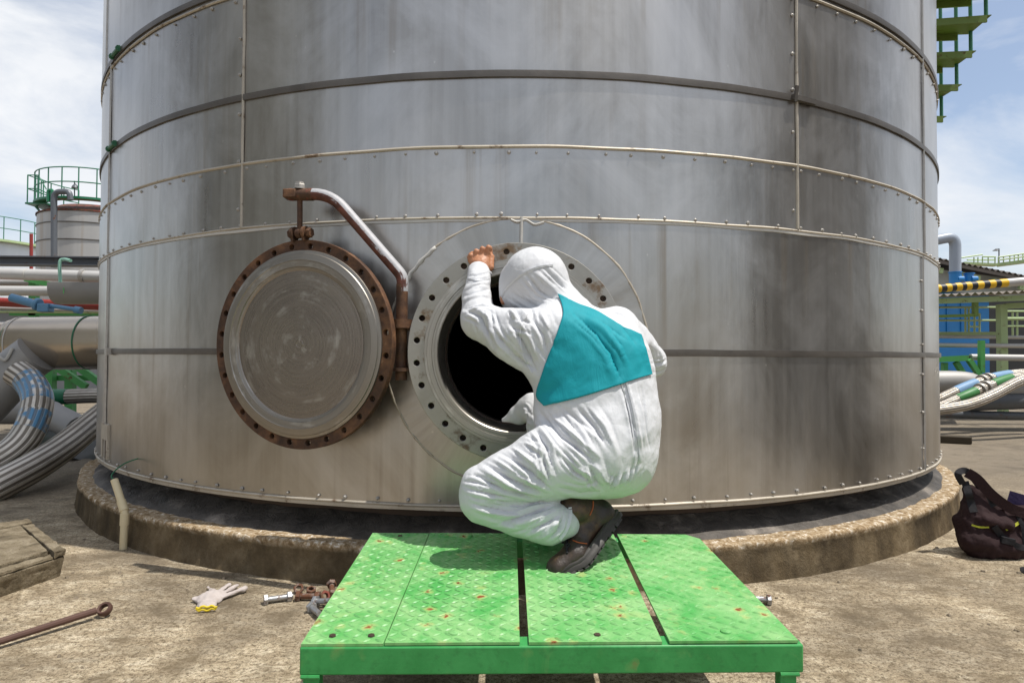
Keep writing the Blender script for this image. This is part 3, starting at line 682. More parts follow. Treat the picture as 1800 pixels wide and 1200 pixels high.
for u, v in ((.305, .055), (.868, .055), (.30, .955), (.49, .958), (.845, .945)):
    m = MB(); m.lathe([(.0135, .0), (.0125, .004), (.008, .0065), (.0005, .0075)], pl(u, v, .001), (0, 0, 1), 12); m.build('rivet', M['plate'], plat)
for u, v in ((.055, .045), (.135, .045), (.09, .955), (.60, .042)):
    m = MB(); m.lathe([(.0085, .0), (.0075, .0026), (.0005, .0026)], pl(u, v, .001), (0, 0, 1), 6); m.build('rusty_hole_plug', M['shell'], plat)

# ------------------------------------------------------------------ small things on the ground
M['bolt'] = worn('galvanised_bolt', (0.30, 0.31, 0.33), (0.46, 0.46, 0.46), 0.45, 0.75, 25, 0.25)
M['rbolt'] = worn('rusty_bolt', (0.26, 0.22, 0.20), (0.15, 0.085, 0.055), 0.6, 0.4, 30, 0.6)
def bolt(px, py, ang, ln, mat, label, nut=True, tilt=0.0, z=0.0, grp='manhole bolts lying on the concrete'):
    b = on_z(px, py, .016 + z); d = V((math.cos(ang)*math.cos(tilt), math.sin(ang)*math.cos(tilt), math.sin(tilt)))
    t = thing('bolt', V((b.x, b.y, 0)), label, 'bolt', grp)
    m = MB(); m.tube([b, b + d*ln], .0098, 12); m.build('shank', mat, t)
    m = MB(); hexprism(m, b - d*.007, d, .0195, .0145); m.build('head', mat, t, 25)
    if nut: m = MB(); hexprism(m, b + d*(ln-.012), d, .0185, .016); m.build('nut', mat, t, 25)
def nutring(px, py, axis, mat, label, z=0.0):
    c = on_z(px, py, .018 + z); t = MB(); t.lathe([(.0105, -.008), (.017, -.008), (.0195, -.006), (.0195, .006), (.017, .008), (.0105, .008), (.0105, -.008)], c, axis, 6)
    tag(t.build('nut', mat, None, 25), label, 'nut', 'loose nuts by the platform')
bolt(471, 1053, .42, .085, M['bolt'], 'grey bolt with nut, nearest of the loose bolts to the glove')
bolt(528, 1047, .0, .075, M['rbolt'], 'brownish bolt lying flat beside two nuts, left of the platform')
bolt(558, 1056, -.5, .06, M['bolt'], 'short bolt with its hexagon head facing up, against the platform edge', False, .2, .012)
bolt(549, 1068, -.95, .075, M['bolt'], 'nearest bolt, pointing at the camera beside the platform', False, .05)
bolt(584, 1042, 1.9, .06, M['rbolt'], 'bolt half hidden behind the left platform edge, farthest of the pile', True, .4)
bolt(1348, 1053, 2.95, .07, M['bolt'], 'single grey bolt on the ground right of the platform', False)
nutring(525, 1034, (.25, -.75, .6), M['rbolt'], 'rusty hexagon nut standing behind the loose bolts')
nutring(547, 1037, (.1, -.3, .9), M['rbolt'], 'hexagon nut lying flat between the loose bolts')
nutring(571, 1047, (.6, -.6, .5), M['rustred'], 'reddish nut on top of the bolt pile by the platform', .02)
# wrench
t = thing('ring_spanner', on_z(90, 1100), 'long rusty ring spanner lying on the concrete', 'wrench')
wr = worn('spanner_rust', (0.06, 0.03, 0.022), (0.11, 0.055, 0.04), 0.7, 0.1, 20); A, B = on_z(-60, 1146, .018), on_z(168, 1073, .03)
m = MB(); m.tube([A, A*.5+B*.5, B], [.010, .0105, .0115], 10); m.build('handle', wr, t)
d = (B-A).normalized(); c = B + d*.028 + V((0, 0, -.004)); ax = (V((0, 0, 1)) + V((0, -.75, 0)) - d*.1).normalized()
m = MB(); m.lathe([(.0145, -.009), (.0205, -.011), (.0235, -.006), (.0235, .006), (.0205, .011), (.0145, .009), (.0145, -.009)], c, ax, 28); m.build('ring_head', wr, t)
# glove
gl = Mt('knitted_cotton', 0.95, 0, 0.2); gl.col(gl.mix(gl.noise(30, 5), (0.34, 0.29, 0.27), (0.60, 0.545, 0.52))); wv = gl.n('ShaderNodeTexWave'); wv.inputs['Scale'].default_value = 120; wv.inputs['Distortion'].default_value = 2; gl.l(gl.co('World', rot=(0, 0, .6)), wv.inputs['Vector']); gl.bump(wv.outputs['Color'], 0.4, 0.002)
ye = Mt('yellow_cuff_thread', 0.8); ye.col((0.62, 0.47, 0.02)); ye.bump(ye.noise(300, 3), .5, .002)
t = thing('work_glove', on_z(385, 1052), 'crumpled white knitted work glove with yellow cuff', 'glove')
s = SDF(); fl_ = (np.array([0, 0, 1.0]), .42)
def g(px, py, z=.010): return on_z(px, py, z)
s.cap(g(363, 1063), g(372, 1048), .032, .042, .02, fl_); s.cap(g(372, 1050, .014), g(384, 1044, .016), .040, .026, .02, fl_)
for a, b in (((388, 1050), (431, 1033)), ((388, 1044), (417, 1028)), ((384, 1040), (403, 1027)), ((374, 1040), (366, 1032))): s.cap(g(*a, .014), g(*b, .011 + random.uniform(0, .008)), .0105, .0085, .004, (np.array([0, 0, 1.0]), .8))
s.cap(g(364, 1056), g(342, 1052, .016), .016, .012, .014, (np.array([0, 0, 1.0]), .6))
P, Q = s.mesh(.0025); P = lap(P, Q, 2); N = normals(P, Q); P = P + N*(.0035*vnoise(P, 70, 3) + .005*vnoise(P, 34, 5))[:, None]; P[:, 2] = np.maximum(P[:, 2], .0015); np_mesh('knitted_hand', P, Q, gl.m, t)
a, b = g(345, 1074, .008), g(380, 1071, .008); ctr = (a+b)/2; m = MB(); pth = [ctr + (a-b)/2*math.cos(2*math.pi*k/24)*1.0 + V((0, .004, 1))*(.0055*math.sin(2*math.pi*k/24)+.008+.003*math.sin(k*1.7)) for k in range(25)]; m.tube(pth, .0045, 6, False); m.build('cuff', ye.m, t)
# concrete drain box, upper left
def mk_block():
    m = Mt('old_block_concrete', .95, 0, .2); c = m.ramp(m.noise(11, 9, .7, None, .6), [(.3, (.09, .072, .048)), (.5, (.22, .18, .12)), (.7, (.34, .29, .21))]); g_ = m.noise(190, 4, .8)
    c = m.mix(m.ramp(g_, [(.36, .8), (.47, 0.0)]), c, (.05, .038, .022)); m.col(c); m.bump(m.noise(45, 7, .7), .8, .012); m.bump(g_, .6, .005); return m.m
cb = mk_block()
t = thing('drain_box', on_z(20, 1000), 'small concrete drain box with loose concrete lid', 'drain box')
c0, c1, c2, c3 = on_z(-75, 1075), on_z(112, 1010), on_z(48, 952), on_z(-120, 985)
def lerp4(u, v, z): p = c0*(1-u)*(1-v)+c1*u*(1-v)+c2*u*v+c3*(1-u)*v; p.z = z; return p
def slab(name, u0, u1, v0, v1, z0, z1, ins=0.0):
    m = MB(); n = 10
    m.hexa([lerp4(u0+ins, v0+ins, z0), lerp4(u1-ins, v0+ins, z0), lerp4(u1-ins, v1-ins, z0), lerp4(u0+ins, v1-ins, z0), lerp4(u0, v0, z1), lerp4(u1, v0, z1), lerp4(u1, v1, z1), lerp4(u0, v1, z1)])
    o = m.build(name, cb, t, 40); b = o.modifiers.new('b', 'BEVEL'); b.width = .004; b.segments = 2
    sd = o.modifiers.new('s', 'SUBSURF'); sd.subdivision_type = 'SIMPLE'; sd.levels = sd.render_levels = 4
    tx = bpy.data.textures.new('rough', 'CLOUDS'); tx.noise_scale = .03; ds = o.modifiers.new('d', 'DISPLACE'); ds.texture = tx; ds.strength = .014; ds.mid_level = .5; ds.texture_coords = 'GLOBAL'
slab('box_wall', -.02, 1.0, -.02, 1.0, -.01, .078, .03); slab('rim', -.02, 1.0, .86, 1.0, .080, .112); slab('rim', .88, 1.0, -.02, .85, .080, .108); slab('rim', -.02, .87, -.02, .05, .080, .094); slab('lid', -.01, .86, .06, .845, .081, .106)
# pvc drain pipe with elbow
pv = worn('cream_pvc', (0.60, 0.50, 0.30), (0.70, 0.60, 0.40), 0.5, 0, 8)
t = thing('drain_pipe', on_z(213, 952), 'thin cream plastic drain pipe bent over the foundation edge', 'pipe')
pa = ang_px(217, 930, PR+.035); pb = cyl(pa, 0, PR+.035); p1 = cyl(pa, .165, PR+.03); p2 = at(201, 843, p1.y+.05)
m = MB(); m.tube(round_path([pb + V((0, 0, -.01)), p1, p2], .02), .0165, 14); m.build('pipe', pv, t)
m = MB(); m.tube([p1 + (pb-p1)*.35, p1 + (pb-p1)*.03], .0195, 14); m.tube([p1 + (p2-p1)*.05, p1 + (p2-p1)*.35], .0195, 14); m.build('elbow', pv, t)
wg = Mt('green_wire', .5); wg.col((.01, .12, .05)); m = MB(); m.tube(smooth_path([p2 + V((0, .0, -.005)), p2 + V((-.025, .02, .02)), p2 + V((-.01, .09, .06)), p2 + V((.05, .16, .085))]), .003, 6); tag(m.build('wire', wg.m), 'thin green wire tied to the cream drain pipe', 'wire')

# ------------------------------------------------------------------ backpack on the right
def mk_fabric(name, c0, c1, rough=.85):
    m = Mt(name, rough, 0, .3); m.col(m.mix(m.noise(8, 6), c0, c1)); m.bump(m.noise(18, 5, .55), .5, .02); m.bump(m.noise(500, 2), .25, .001); return m.m
M['bag'] = mk_fabric('maroon_nylon', (.014, .006, .007), (.030, .012, .013)); M['web'] = mk_fabric('black_webbing', (.012, .012, .014), (.022, .021, .024)); M['purp'] = mk_fabric('purple_nylon', (.03, .02, .06), (.05, .035, .09)); M['yel'] = mk_fabric('yellow_green_piping', (.28, .30, .02), (.36, .36, .04))
bp = thing('backpack', on_z(1745, 985), 'dark maroon backpack slumped on the ground beside the foundation', 'backpack')
y0 = 2.92; s = SDF(); G = lambda px, py, y=0.0: at(px, py, y0+y)
s.cap(G(1718, 955), G(1800, 955, .02), .065, .07, .04); s.cap(G(1712, 925, .02), G(1800, 930, .05), .075, .075, .05); s.cap(G(1712, 895, .03), G(1790, 915, .06), .055, .07, .05)
s.cap(G(1704, 862, .04), G(1755, 895, .05), .034, .05, .04); s.cap(G(1850, 950, .02), G(1800, 940, .02), .06, .08, .05); s.cap(G(1712, 955, -.03), G(1775, 962, -.03), .05, .05, .03); s.cap(G(1730, 915, -.05), G(1770, 922, -.05), .025, .03, .02)
P, Q = s.mesh(.006); P = lap(P, Q, 3); N = normals(P, Q); P += N*(.010*vnoise(P, 11, 1, (1, 1, 2.2)) + .006*vnoise(P, 26, 2, (1.8, 1, 1)) + .003*vnoise(P, 60, 4))[:, None]; P[:, 2] = np.maximum(P[:, 2], .002); np_mesh('bag_body', P, Q, M['bag'], bp)
bag_bvh = BVHTree.FromPolygons([tuple(p) for p in P], [tuple(q_) for q_ in Q])
def drape(bvh, px, py, off=.004, fall=None):
    d = ray(px, py); h_ = bvh.ray_cast(EYE, d)
    return h_[0] - d*off if h_[0] is not None else fall
def ribbon(m, pts, wd, th=.003):
    P_ = smooth_path(pts, 6); n = len(P_); vs = []
    for i in range(n):
        T = (P_[min(i+1, n-1)]-P_[max(i-1, 0)]).normalized(); vw = (P_[i]-EYE).normalized(); sd = T.cross(vw).normalized(); nn = sd.cross(T)
        vs += [P_[i]-sd*wd/2-nn*th/2, P_[i]+sd*wd/2-nn*th/2, P_[i]+sd*wd/2+nn*th/2, P_[i]-sd*wd/2+nn*th/2]
    m.add(vs, [(i*4+a, i*4+(a+1) % 4, i*4+4+(a+1) % 4, i*4+4+a) for i in range(n-1) for a in range(4)] + [(3, 2, 1, 0), tuple((n-1)*4+k for k in range(4))])
def dr(pts, off=.005): return [drape(bag_bvh, *p, off, at(*p, y0)) for p in pts]
m = MB(); ribbon(m, [G(1692, 850, .02), G(1684, 832, .0), G(1700, 828, .03), G(1722, 855, .02), G(1748, 890, -.02)], .028, .006); ribbon(m, [G(1696, 846, .03), G(1703, 868, -.01)] + dr([(1706, 880), (1712, 900)]), .03, .005); m.build('carry_strap', M['web'], bp)
m = MB(); ribbon(m, [G(1700, 830, .02), G(1718, 842, 0), G(1742, 868, -.02), G(1775, 892, -.03), G(1810, 905, -.03)], .045, .012); m.build('shoulder_strap', M['bag'], bp)
m = MB(); ribbon(m, dr([(1708, 922), (1722, 926), (1738, 926)]), .008, .004); ribbon(m, dr([(1768, 930), (1785, 922), (1796, 914)]), .012, .004); m.build('yellow_piping', M['yel'], bp)
m = MB(); ribbon(m, dr([(1748, 925), (1765, 945), (1790, 960), (1805, 962)], .008), .026, .004); ribbon(m, dr([(1786, 900), (1798, 925), (1802, 960)], .01), .016, .004); m.build('webbing_strap', M['web'], bp)
m = MB(); c = drape(bag_bvh, 1771, 950, .014, G(1771, 950)); m.beam(c - V((.028, 0, -.006)), c + V((.028, -.004, -.006)), .016, .03); m.build('buckle', M['web'], bp, None, bevel=.003)
m = MB(); ribbon(m, [G(1770, 880, .10), G(1800, 890, .06), G(1830, 910, .05)], .10, .02); m.build('back_pad', M['purp'], bp)
m = MB(); ribbon(m, [G(1798, 958, -.03), G(1797, 985, -.05), on_z(1800, 1003, .008), on_z(1815, 1006, .008)], .02, .004); m.build('hanging_strap', M['web'], bp)
# ------------------------------------------------------------------ the person crouching at the manhole
def mk_suit():
    m = Mt('white_nonwoven_fabric', 0.62, 0.0, 0.35)
    m.col(m.mix(m.noise(7, 6), (0.60, 0.61, 0.63), (0.55, 0.562, 0.585)))
    m.bump(m.noise(9, 5, .6, m.co('World', (1, 1, 1.0), rot=(.3, .6, .4)), 1.2), .22, .018); m.bump(m.noise(1, 5, .6, m.co('World', (26, 10, 9), rot=(.0, .75, .0)), .9), .22, .008); m.bump(m.noise(420, 3), .12, .001)
    def facet(sc, scl, rot, st, ds, dd=.5):
        v_ = m.n('ShaderNodeTexVoronoi'); v_.inputs['Scale'].default_value = 1; ns = m.n('ShaderNodeTexNoise'); ns.inputs['Scale'].default_value = 9; m.l(m.co('World'), ns.inputs['Vector'])
        a_ = m.n('ShaderNodeVectorMath', operation='MULTIPLY_ADD'); a_.inputs[1].default_value = (dd, dd, dd); m.l(ns.outputs['Color'], a_.inputs[0]); m.l(m.co('World', scl, rot=rot), a_.inputs[2]); m.l(a_.outputs[0], v_.inputs['Vector']); m.bump(v_.outputs['Distance'], st, ds)
    def crease(co, sc, dist, st, ds):
        f_ = m.noise(sc, 2, .5, co, dist); a_ = m.mul(m.mul(f_, 0.5, 'SUBTRACT'), 0.0, 'ADD'); ab = m.n('ShaderNodeMath', operation='ABSOLUTE'); m.l(a_, ab.inputs[0]); m.bump(m.ramp(ab.outputs[0], [(0.0, 0.0), (0.22, 1.0)]), st, ds)
    facet(1, (70, 60, 50), (.3, .5, .5), .12, .003)
    crease(m.co('World', (15, 8, 6), rot=(0, .9, 0)), 1, .6, .16, .010); crease(m.co('World', (7, 8, 14), (3, 1, 2), rot=(0, .5, .3)), 1, .5, .12, .008)
    return m.m
M['suit'] = mk_suit()
def mk_teal():
    m = Mt('teal_breathable_panel', 0.7, 0, .3); m.col(m.mix(m.noise(16, 6), (0.0, 0.235, 0.285), (0.006, 0.30, 0.355))); m.bump(m.noise(1, 5, .6, m.co('World', (22, 10, 9), rot=(0, -.7, 0)), 1.0), .35, .010); m.bump(m.noise(420, 3), .15, .001); return m.m
M['teal'] = mk_teal()
def mk_skin():
    m = Mt('sun_tanned_skin', .5, 0, .45); m.col(m.mix(m.noise(35, 5), (.36, .15, .075), (.50, .235, .125))); m.b.inputs['Subsurface Weight'].default_value = .08; m.b.inputs['Subsurface Radius'].default_value = (.02, .008, .004); m.bump(m.noise(160, 5, .6), .25, .002); return m.m
M['skin'] = mk_skin()
person = thing('person', on_z(1000, 1000, gz0), 'person in white hooded coverall with teal back panel, crouching at the manhole', 'person')
s = SDF(); k = .035
def B(a, b, ra, rb, kk=k, flat=None): s.cap(at(*a), at(*b), ra, rb, kk, flat)
# hips, back, belly
B((1072, 782, 2.02), (1082, 800, 2.02), .145, .130)
B((1060, 740, 2.05), (1048, 650, 2.09), .165, .160, .05)
B((1090, 745, 2.05), (1082, 660, 2.09), .115, .120, .05)
B((1010, 705, 2.05), (1010, 640, 2.08), .125, .125, .05)
B((990, 740, 2.03), (1020, 780, 2.0), .085, .11, .05)
# shoulders and neck
B((985, 588, 2.09), (1080, 588, 2.13), .092, .082, .05)
B((1000, 610, 2.07), (1075, 620, 2.09), .105, .10, .05)
B((1000, 555, 2.13), (960, 520, 2.17), .078, .085, .045)
B((1085, 575, 2.13), (1108, 600, 2.16), .062, .060, .03)
# hood
B((932, 505, 2.19), (945, 492, 2.17), .100, .104, .03); B((915, 520, 2.23), (920, 498, 2.23), .072, .078, .03); B((938, 488, 2.18), (932, 496, 2.20), .102, .098, .02)
# left arm: shoulder, elbow, wrist
B((972, 592, 2.06), (905, 590, 2.08), .095, .083, .035); B((905, 590, 2.08), (848, 566, 2.14), .080, .064, .03); B((935, 625, 2.07), (975, 650, 2.05), .060, .09, .04)
B((842, 563, 2.15), (838, 520, 2.25), .060, .050, .02); B((838, 520, 2.25), (842, 478, 2.34), .050, .0395, .012)
# right arm, elbow out to the right and forearm reaching in front of the chest
B((1110, 595, 2.17), (1143, 634, 2.24), .060, .056, .02); B((1143, 634, 2.24), (1060, 690, 2.36), .050, .042, .02)
# left thigh and shin
B((1050, 800, 1.97), (960, 816, 1.95), .128, .108, .03); B((960, 816, 1.95), (852, 858, 1.93), .106, .076, .02)
B((850, 866, 1.925), (846, 874, 1.92), .072, .066, .012)
B((850, 886, 1.92), (915, 906, 1.92), .057, .060, .010); B((915, 906, 1.92), (968, 919, 1.92), .060, .063, .012); B((968, 919, 1.92), (990, 917, 1.93), .060, .050, .01)
# right leg, behind: knee pushed against the lip of the hole, foot on the platform
B((1085, 800, 2.08), (965, 742, 2.32), .11, .075, .04); B((965, 735, 2.33), (932, 720, 2.40), .060, .046, .02); B((938, 716, 2.39), (912, 728, 2.42), .058, .036, .02, (np.array([0, 1.0, 0]), .6)); B((912, 730, 2.42), (885, 738, 2.44), .034, .008, .015, (np.array([0, 1.0, 0]), .6)); B((960, 752, 2.32), (1000, 880, 2.17), .07, .058, .02)
P, Q = s.mesh(.0040); P = lap(P, Q, 2)
# fabric folds: ridges (+) and creases (-) in mm along lines on the cloth
FO = [(-9, 7, [(1007, 553), (1047, 587), (1073, 620), (1090, 667)]), (5, 9, [(1020, 545), (1062, 580), (1090, 620), (1104, 662)]), (4, 8, [(1037, 543), (1080, 567), (1115, 590)]),
 (-8, 6, [(895, 562), (918, 600), (945, 655)]), (7, 9, [(862, 606), (905, 645), (940, 664)]), (-6, 6, [(872, 588), (905, 625), (938, 648)]), (6, 9, [(910, 560), (935, 600), (952, 640)]), (-6, 6, [(935, 560), (955, 590), (962, 625)]),
 (-9, 6, [(815, 543), (845, 557), (862, 600)]), (7, 7, [(830, 540), (862, 560), (882, 610)]), (-7, 5, [(862, 545), (868, 575), (890, 615)]), (-7, 5, [(815, 522), (862, 508)]), (6, 6, [(812, 531), (862, 519)]), (-7, 5, [(811, 545), (845, 535), (866, 540)]), (5, 5, [(818, 507), (862, 497)]), (-5, 4, [(820, 499), (862, 490)]), (-6, 4, [(823, 486), (860, 480)]),
 (7, 7, [(893, 545), (908, 562)]), (-7, 5, [(903, 540), (918, 566)]), (7, 6, [(920, 542), (928, 568)]), (-6, 5, [(932, 542), (938, 572)]), (-5, 5, [(897, 574), (937, 588)]), (5, 7, [(950, 550), (968, 585)]),
 (-6, 5, [(925, 482), (950, 512), (975, 528)]), (5, 6, [(912, 495), (938, 522), (965, 536)]), (-5, 5, [(898, 512), (925, 530), (950, 542)]), (5, 5, [(940, 478), (968, 505), (985, 520)]), (-6, 5, [(955, 470), (985, 500), (1000, 512)]), (4, 5, [(893, 526), (915, 538)]),
 (-10, 7, [(951, 727), (988, 767), (1047, 812)]), (8, 9, [(962, 722), (1000, 760), (1056, 805)]), (-11, 6, [(940, 753), (961, 785), (972, 828)]), (7, 8, [(935, 730), (955, 760), (985, 800)]), (-7, 7, [(1015, 716), (1047, 753), (1068, 788)]), (6, 9, [(1035, 716), (1062, 750), (1085, 800)]),
 (-6, 5, [(1096, 672), (1110, 748), (1117, 812)]), (6, 6, [(1104, 672), (1119, 748), (1126, 805)]), (-5, 5, [(1128, 680), (1136, 740), (1136, 790)]), (-8, 6, [(1036, 815), (1047, 845), (1058, 856)]), (7, 7, [(1046, 812), (1062, 842), (1080, 852)]), (-5, 5, [(985, 720), (1018, 765), (1040, 800)]),
 (-7, 4, [(1070, 858), (1085, 835)]), (-7, 4, [(1084, 855), (1100, 828)]), (-7, 4, [(1098, 848), (1112, 820)]), (-6, 4, [(1112, 838), (1122, 812)]), (5, 4, [(1078, 856), (1093, 832)]), (5, 4, [(1092, 851), (1106, 824)]),
 (-7, 6, [(833, 833), (887, 862), (940, 872)]), (7, 7, [(840, 823), (893, 852), (950, 868)]), (-8, 6, [(849, 815), (900, 845), (961, 866)]), (7, 7, [(865, 806), (915, 836), (966, 860)]), (-8, 6, [(881, 796), (929, 826), (972, 862)]), (8, 7, [(900, 786), (940, 815), (965, 845)]), (-7, 5, [(818, 858), (860, 868), (905, 874)]), (-6, 5, [(815, 845), (840, 848), (868, 858)]), (6, 6, [(912, 776), (945, 790), (960, 800)]), (-10, 5, [(957, 786), (956, 812), (967, 846)]),
 (-6, 5, [(985, 800), (1010, 830), (1045, 850)]), (6, 7, [(1000, 795), (1020, 822), (1040, 835)]), (-6, 6, [(980, 855), (1020, 868), (1060, 862)]),
 (-6, 5, [(828, 884), (868, 894), (913, 903)]), (6, 6, [(832, 893), (880, 903), (930, 908)]), (-7, 6, [(873, 921), (927, 905), (983, 886)]), (7, 6, [(885, 928), (935, 915), (985, 898)]), (-6, 5, [(920, 938), (950, 925), (985, 905)]), (-6, 5, [(965, 948), (982, 930), (990, 905)]), (6, 5, [(950, 946), (970, 930), (984, 910)]), (-5, 4, [(890, 890), (930, 886), (975, 880)]),
 (6, 6, [(890, 725), (920, 735), (940, 748)]), (-5, 5, [(885, 738), (915, 742), (940, 740)]), (-5, 5, [(905, 705), (925, 715), (935, 730)]),
 (-6, 5, [(1128, 592), (1145, 618), (1150, 650)]), (6, 6, [(1137, 592), (1158, 620), (1165, 645)]), (-6, 5, [(1140, 640), (1160, 636), (1175, 630)]), (-5, 5, [(1142, 655), (1160, 652), (1172, 645)]), (-4, 5, [(1060, 545), (1090, 552), (1115, 570)])]
def fold(P, Q, FO):
    N = normals(P, Q); q = proj(P); vd = P - np.array(EYE); vd /= np.linalg.norm(vd, axis=1, keepdims=True)
    fac = np.clip(-(N*vd).sum(1)*1.6, 0, 1)*(P[:, 1] < 2.36); D = np.zeros(len(P))
    rr = random.Random(4); LN = []
    for amp, wd, pts in FO:
        LN.append((amp, wd, pts, 1.0))
        a, b = np.array(pts[0], float), np.array(pts[-1], float); d = (b-a)/max(np.linalg.norm(b-a), 1); nn = np.array([-d[1], d[0]])
        for sg in (-1, 1):                                     # finer companion folds beside every main one
            if np.linalg.norm(b-a) > 26: o = sg*rr.uniform(1.4, 2.6)*wd; tw = rr.uniform(-.12, .12); LN.append((-abs(amp)*rr.uniform(.35, .6), wd*.65, [tuple(np.array(q_) + nn*(o + tw*((np.array(q_)-a)@d))) for q_ in pts], rr.uniform(.55, .9)))
    for amp, wd, pts, ext in LN:
        pts = np.array(pts, float); best = np.full(len(P), 1e9); tt = np.zeros(len(P)); sd = np.zeros(len(P)); L_ = np.linalg.norm(np.diff(pts, axis=0), axis=1); tot = L_.sum(); acc = 0
        near = np.where((q[:, 0] > pts[:, 0].min()-5*wd) & (q[:, 0] < pts[:, 0].max()+5*wd) & (q[:, 1] > pts[:, 1].min()-5*wd) & (q[:, 1] < pts[:, 1].max()+5*wd))[0]
        if not len(near): continue
        qn = q[near]; best = np.full(len(near), 1e9); tt = np.zeros(len(near)); sd = np.zeros(len(near))
        for i in range(len(pts)-1):
            d = pts[i+1]-pts[i]; t = np.clip(((qn-pts[i])@d)/(d@d), 0, 1); r_ = qn - pts[i] - t[:, None]*d; e = np.linalg.norm(r_, axis=1)
            b = e < best; best = np.where(b, e, best); tt = np.where(b, (acc + t*L_[i])/tot, tt); sd = np.where(b, np.sign(d[0]*r_[:, 1]-d[1]*r_[:, 0])*e, sd); acc += L_[i]
        env = np.clip(3*np.minimum(tt+.05, 1.05-tt), 0, 1)*ext
        if amp < 0: pr = -np.exp(-best/(wd*.36)) + .55*np.exp(-np.abs(sd-1.1*wd)/(.8*wd))     # tight crease with the slack cloth rolled up on one side
        else: pr = np.exp(-best/(wd*.65))
        D[near] += abs(amp)*.001*pr*env
    D = D*fac
    dg = (P[:, 0]+P[:, 2]*.9)
    T = np.stack([dg, P[:, 1], P[:, 2]-P[:, 0]], 1) + .02*np.stack([vnoise(P, 9, 21), vnoise(P, 9, 22), vnoise(P, 9, 23)], 1)
    head = (P[:, 2] > at(930, 560, 2.15).z) & (q[:, 0] > 868) & (q[:, 0] < 1000)
    W = (.007*(worley(T, 7, 3, (1.5, 1, .5)) - .5) + .003*(worley(T, 19, 5, (.7, 1, 1.4)) - .5) + .0015*vnoise(P, 16, 3, (1, 1, 2)))*np.where(head, .45, 1.0)
    return P + N*(D*1.85 + W*1.0)[:, None]
P = fold(P, Q, FO); P = lap(P, Q, 1, .12)
suit = np_mesh('coverall', P, Q, M['suit'], person)
bvh = BVHTree.FromPolygons([tuple(p) for p in P], [tuple(q_) for q_ in Q])
# teal panel on the back, lying on the cloth
def sp2(pts, n):
    p = smooth_path([V((a, b, 0)) for a, b in pts], 10); L_ = [0]
    for i in range(1, len(p)): L_.append(L_[-1] + (p[i]-p[i-1]).length)
    o = []
    for j in range(n+1):
        t = L_[-1]*j/n; i = max(1, next((i for i in range(1, len(p)) if L_[i] >= t-1e-6), len(p)-1)); f = (t-L_[i-1])/max(L_[i]-L_[i-1], 1e-6); o.append(p[i-1]+(p[i]-p[i-1])*f)
    return o
nu, nv = 64, 56
topE = sp2([(980, 516), (1010, 533), (1050, 549), (1090, 573), (1125, 589)], nu); botE = sp2([(958, 713), (1010, 701), (1060, 686), (1100, 672), (1144, 658)], nu)
lefE = sp2([(980, 516), (988, 540), (988, 560), (972, 605), (955, 655), (945, 694), (958, 713)], nv); rigE = sp2([(1125, 589), (1136, 622), (1144, 658)], nv)
m = MB(); last = None
def teal(u, v):
    i, j = round(u*nu), round(v*nv)
    p = topE[i]*(1-v)+botE[i]*v + lefE[j]*(1-u)+rigE[j]*u - (topE[0]*(1-u)*(1-v)+topE[nu]*u*(1-v)+botE[0]*(1-u)*v+botE[nu]*u*v)
    d = ray(p.x, p.y); h_ = bvh.ray_cast(EYE, d)
    if h_[0] is None: return at(p.x, p.y, 2.1)
    nn = h_[1] if h_[1].dot(d) < 0 else -h_[1]
    return h_[0] + nn*.0035
m.grid(teal, nu, nv)
o = m.build('back_panel', M['teal'], person, 180); o['label'] = 'teal fabric panel across the back of the coverall'
sf = o.modifiers.new('t', 'SOLIDIFY'); sf.thickness = .003; sf.offset = -1
# seams: hood brim, centre back, cuff
def seam(pts, wd, name='seam', off=.003):
    m = MB(); P_ = [drape(bvh, p.x, p.y, off) for p in sp2(pts, 26)]; P_ = [p for p in P_ if p is not None]; ribbon(m, P_, wd, .003); m.build(name, M['suit'], person, 60)
seam([(882, 522), (892, 505), (915, 484), (945, 470), (972, 466)], .006, 'hood_seam')
seam([(1092, 672), (1106, 720), (1114, 770), (1116, 815)], .004); seam([(1101, 670), (1114, 720), (1122, 770), (1125, 812)], .004)
seam([(1000, 880), (1003, 905), (996, 930), (984, 948)], .010, 'ankle_hem'); seam([(822, 490), (842, 494), (861, 489)], .005, 'cuff_seam'); seam([(930, 545), (915, 580), (918, 620), (935, 655)], .0035, 'sleeve_seam')
# face inside the hood, turned to the hole
s2 = SDF(); hc = at(915, 515, 2.235); fd = V((-.55, .80, -.18)).normalized(); up = V((-.1, .15, 1)); up = (up - fd*up.dot(fd)).normalized(); sd_ = fd.cross(up)
s2.cap(hc, hc - up*.05, .074, .058, .02); s2.cap(hc + fd*.055 - up*.02, hc + fd*.082 - up*.034, .010, .014, .012); s2.cap(hc + fd*.052 - up*.068 - sd_*.014, hc + fd*.052 - up*.068 + sd_*.014, .011, .011, .01)
for sg in (-1, 1): s2.cap(hc + fd*.058 + sd_*sg*.028, hc + fd*.058 + sd_*sg*.034, .015, .015, .006); s2.cap(hc + sd_*sg*.072 - up*.02, hc + sd_*sg*.074 - up*.035, .014, .012, .008)
P2, Q2 = s2.mesh(.004); np_mesh('head', lap(P2, Q2, 2), Q2, M['skin'], person)
